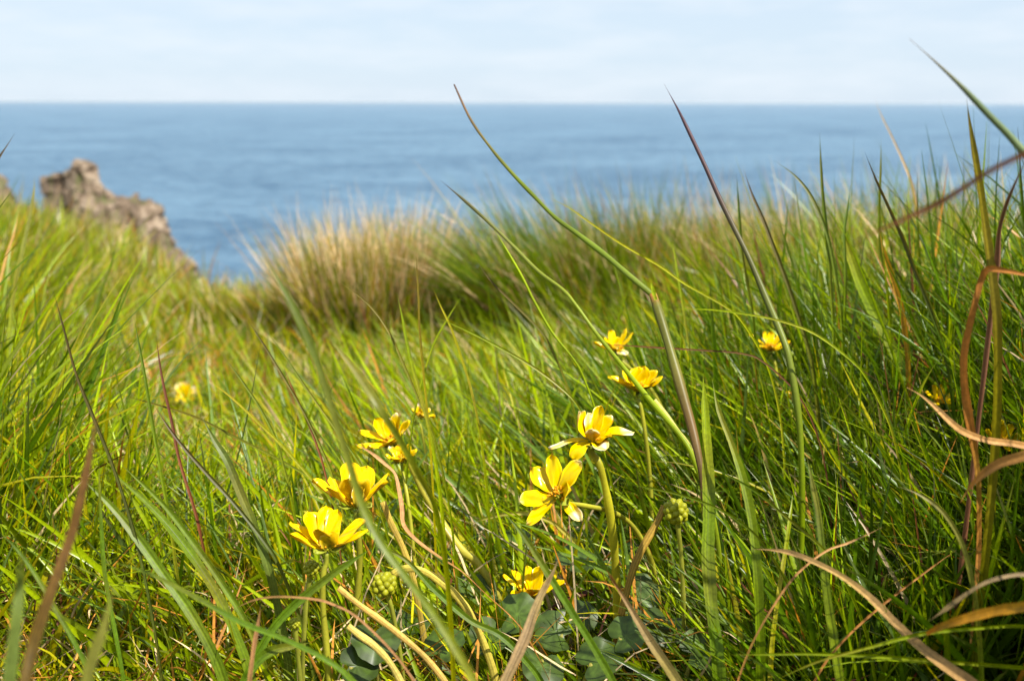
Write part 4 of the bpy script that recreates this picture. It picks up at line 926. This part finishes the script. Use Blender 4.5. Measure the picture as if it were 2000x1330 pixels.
def seedhead(px, py, d, r_px, stem, label, seed):
    c = at(px, py, d); r = r_px * d / F; rr = random.Random(seed)
    P = np.array([c] + [at(*q) for q in stem]); ext = to_ground(P[-1], P[-1] - P[-2], .3); P = np.vstack([P, ext[1::2] + ext[-1:]])
    Ps = spline(P, 40); t = np.linspace(0, 1, 40)
    e = empty('celandine_seed_head', P[-1]); tag(e, label, 'seed head', 'green seed heads of the celandines')
    V, Fq, Cc = tube(Ps, np.full(40, 4.5 * d / F), lerp_cols([(0, C(.35, .36, .04)), (1, C(.2, .2, .03))], t)); mesh_obj('stem', V, Fq, M_STEM, parent=e, col=Cc)
    seed_ball(c, r, e, rr, 'seeds', 34)
seedhead(1322, 998, .49, 26, [(1326, 1030, .492), (1332, 1080, .495)], 'knobbly yellow-green seed head beside the dry ribbed stub on the right', 1)
seedhead(752, 1142, .465, 26, [(760, 1165, .467), (770, 1200, .47)], 'knobbly green seed head under the arched pale stem', 2)
seedhead(610, 1110, .455, 17, [(606, 1135, .457), (600, 1180, .46)], 'small olive seed head just below the lower left flower', 3)
seedhead(577, 1218, .44, 12, [(580, 1240, .442)], 'tiny yellow-green seed head, lowest at the left of the flowers', 4)

# ------------------------------------------------------------------ celandine leaves
def heart_leaf(c, nrm, tipdir, size, rr, col, e):
    nrm = nrm / np.linalg.norm(nrm); tipdir = tipdir - nrm * (tipdir @ nrm); tipdir /= np.linalg.norm(tipdir); sd_ = np.cross(nrm, tipdir)
    na, nr = 36, 8
    V = [c.copy()]; Cc = [col * 1.5]
    ph = rr.uniform(0, 6)
    for i in range(1, nr + 1):
        q = i / nr
        for k in range(na):
            a = 2 * math.pi * k / na                                     # 0 = tip, pi = notch
            rad = 1.0 - 0.30 * math.exp(-((a - math.pi) / .36) ** 2) * 1.9 + .05 * math.cos(a) + 0.035 * math.cos(9 * a + ph)
            rad = max(rad, .12)
            x = math.cos(a) * rad * q; y = math.sin(a) * rad * q * 1.02
            z = 0.16 * abs(y) ** 1.3 - 0.14 * x * x + 0.05 * math.sin(5 * a + ph) * q * q - 0.02 * math.cos(a * 9) * q
            V.append(c + size * (tipdir * x + sd_ * y + nrm * z))
            vein = 0.5 + 0.5 * math.cos(a * 9)
            blot = 0.5 + 0.5 * math.sin(3 * x + 4 * y * y + ph)
            Cc.append(col * (0.80 + .35 * vein * (1 - q * .5) + .35 * blot * (q < .7)))
    F3 = []; F4 = []
    for k in range(na): F3.append((0, 1 + k, 1 + (k + 1) % na))
    for i in range(nr - 1):
        for k in range(na):
            a = 1 + i * na + k; b = 1 + i * na + (k + 1) % na
            F4.append((a, a + na, b + na, b))
    lf = mesh_obj('leaf', np.array(V), [np.array(F3), np.array(F4)], M_LEAF, parent=e, col=np.array(Cc))
    # leaf stalk from the notch down into the turf
    b0 = c - tipdir * size * .28; g0 = np.array([c[0] - tipdir[0] * size * .9, c[1] - tipdir[1] * size * .9 + .006, 0]); g0[2] = float(ground(g0[0], g0[1])) - .005
    mid_ = (b0 + g0) / 2 - tipdir * size * .15 + np.array([0, 0, .003])
    Ps = spline(np.array([b0, mid_, g0]), 12)
    V2, Fq, C2 = tube(Ps, np.full(12, .00095), np.tile(C(.30, .27, .05), (12, 1)), ns=7)
    mesh_obj('stalk', V2, Fq, M_STEM, parent=lf, col=C2, origin=np.array(e.location))
PL = [
 ('glossy round-leaved plant in the dark gap under the ragged flower', [(1160, 1050, .52, 62), (1130, 1095, .51, 52), (1195, 1125, .515, 46), (1235, 1085, .53, 40)]),
 ('round-leaved plant beneath the lowest yellow flower', [(1012, 1200, .50, 50), (925, 1165, .50, 52), (960, 1240, .49, 46), (1085, 1235, .49, 52)]),
 ('round-leaved plant at the foot of the left pair of flowers', [(655, 1110, .475, 34), (735, 1250, .46, 52), (800, 1220, .47, 50), (700, 1300, .455, 46), (870, 1260, .48, 46)]),
 ('round-leaved plant at the foot of the tall broad green blade', [(1440, 1050, .48, 54), (1330, 1100, .49, 44), (1300, 1220, .46, 50), (1365, 1270, .455, 46), (1240, 1160, .49, 52)]),
 ('round-leaved plant at the bottom centre below the grey-green blade', [(1060, 1300, .46, 50), (1170, 1290, .465, 54), (1225, 1240, .47, 46), (1130, 1200, .485, 44)]),
 ('round-leaved plant behind the open-faced flower', [(1010, 1060, .53, 44), (950, 1050, .54, 42), (870, 1080, .53, 40)]),
 ('round-leaved plant in the shade right of the tall broad blade', [(1500, 1180, .46, 44), (1450, 1240, .45, 46), (1560, 1250, .45, 40)]),
]
rr = random.Random(5)
for lab, lv in PL:
    b = at(lv[0][0], lv[0][1], lv[0][2]); b[2] = float(ground(b[0], b[1]))
    e = empty('celandine_plant', b); tag(e, lab, 'plant', 'celandine leaf clumps')
    for (px, py, d, s_) in lv:
        for dd in np.linspace(.42, .75, 67):                       # down the sight line to just above the soil
            c = at(px, py, dd); hh = .034 + .018 * ((px * 7 + py) % 10) / 10
            if c[2] < float(ground(c[0], c[1])) + hh: break
        d = dd
        nrm = np.array([rr.uniform(-.45, .45), rr.uniform(-.75, -.1), 1.0]); td = np.array([rr.uniform(-1, 1), rr.uniform(-1, .4), rr.uniform(-.2, .1)])
        heart_leaf(c, nrm, td, .90 * s_ * d / F, rr, C(.050, .085, .010) * rr.uniform(.7, 1.2), e)

# ------------------------------------------------------------------ sea haze
hm, nt = mat('sea_haze')
pv = N(nt, 'ShaderNodeVolumePrincipled'); pv.inputs['Color'].default_value = (0.86, 0.93, 1.0, 1); pv.inputs['Density'].default_value = 0.000035; pv.inputs['Anisotropy'].default_value = 0.2
ho = N(nt, 'ShaderNodeOutputMaterial'); nt.links.new(pv.outputs[0], ho.inputs['Volume'])
x0, y0, y1, z0, z1 = 24600.0, -2600.0, 24600.0, -39.0, 1.2
hv = np.array([(x, y, z) for z in (z0, z1) for y in (y0, y1) for x in (-x0, x0)])
hf = np.array([(0, 2, 3, 1), (4, 5, 7, 6), (0, 1, 5, 4), (2, 6, 7, 3), (0, 4, 6, 2), (1, 3, 7, 5)])
tag(mesh_obj('haze', hv, hf, hm, smooth=False), 'thin pale sea haze softening the far horizon', 'haze', kind='stuff')
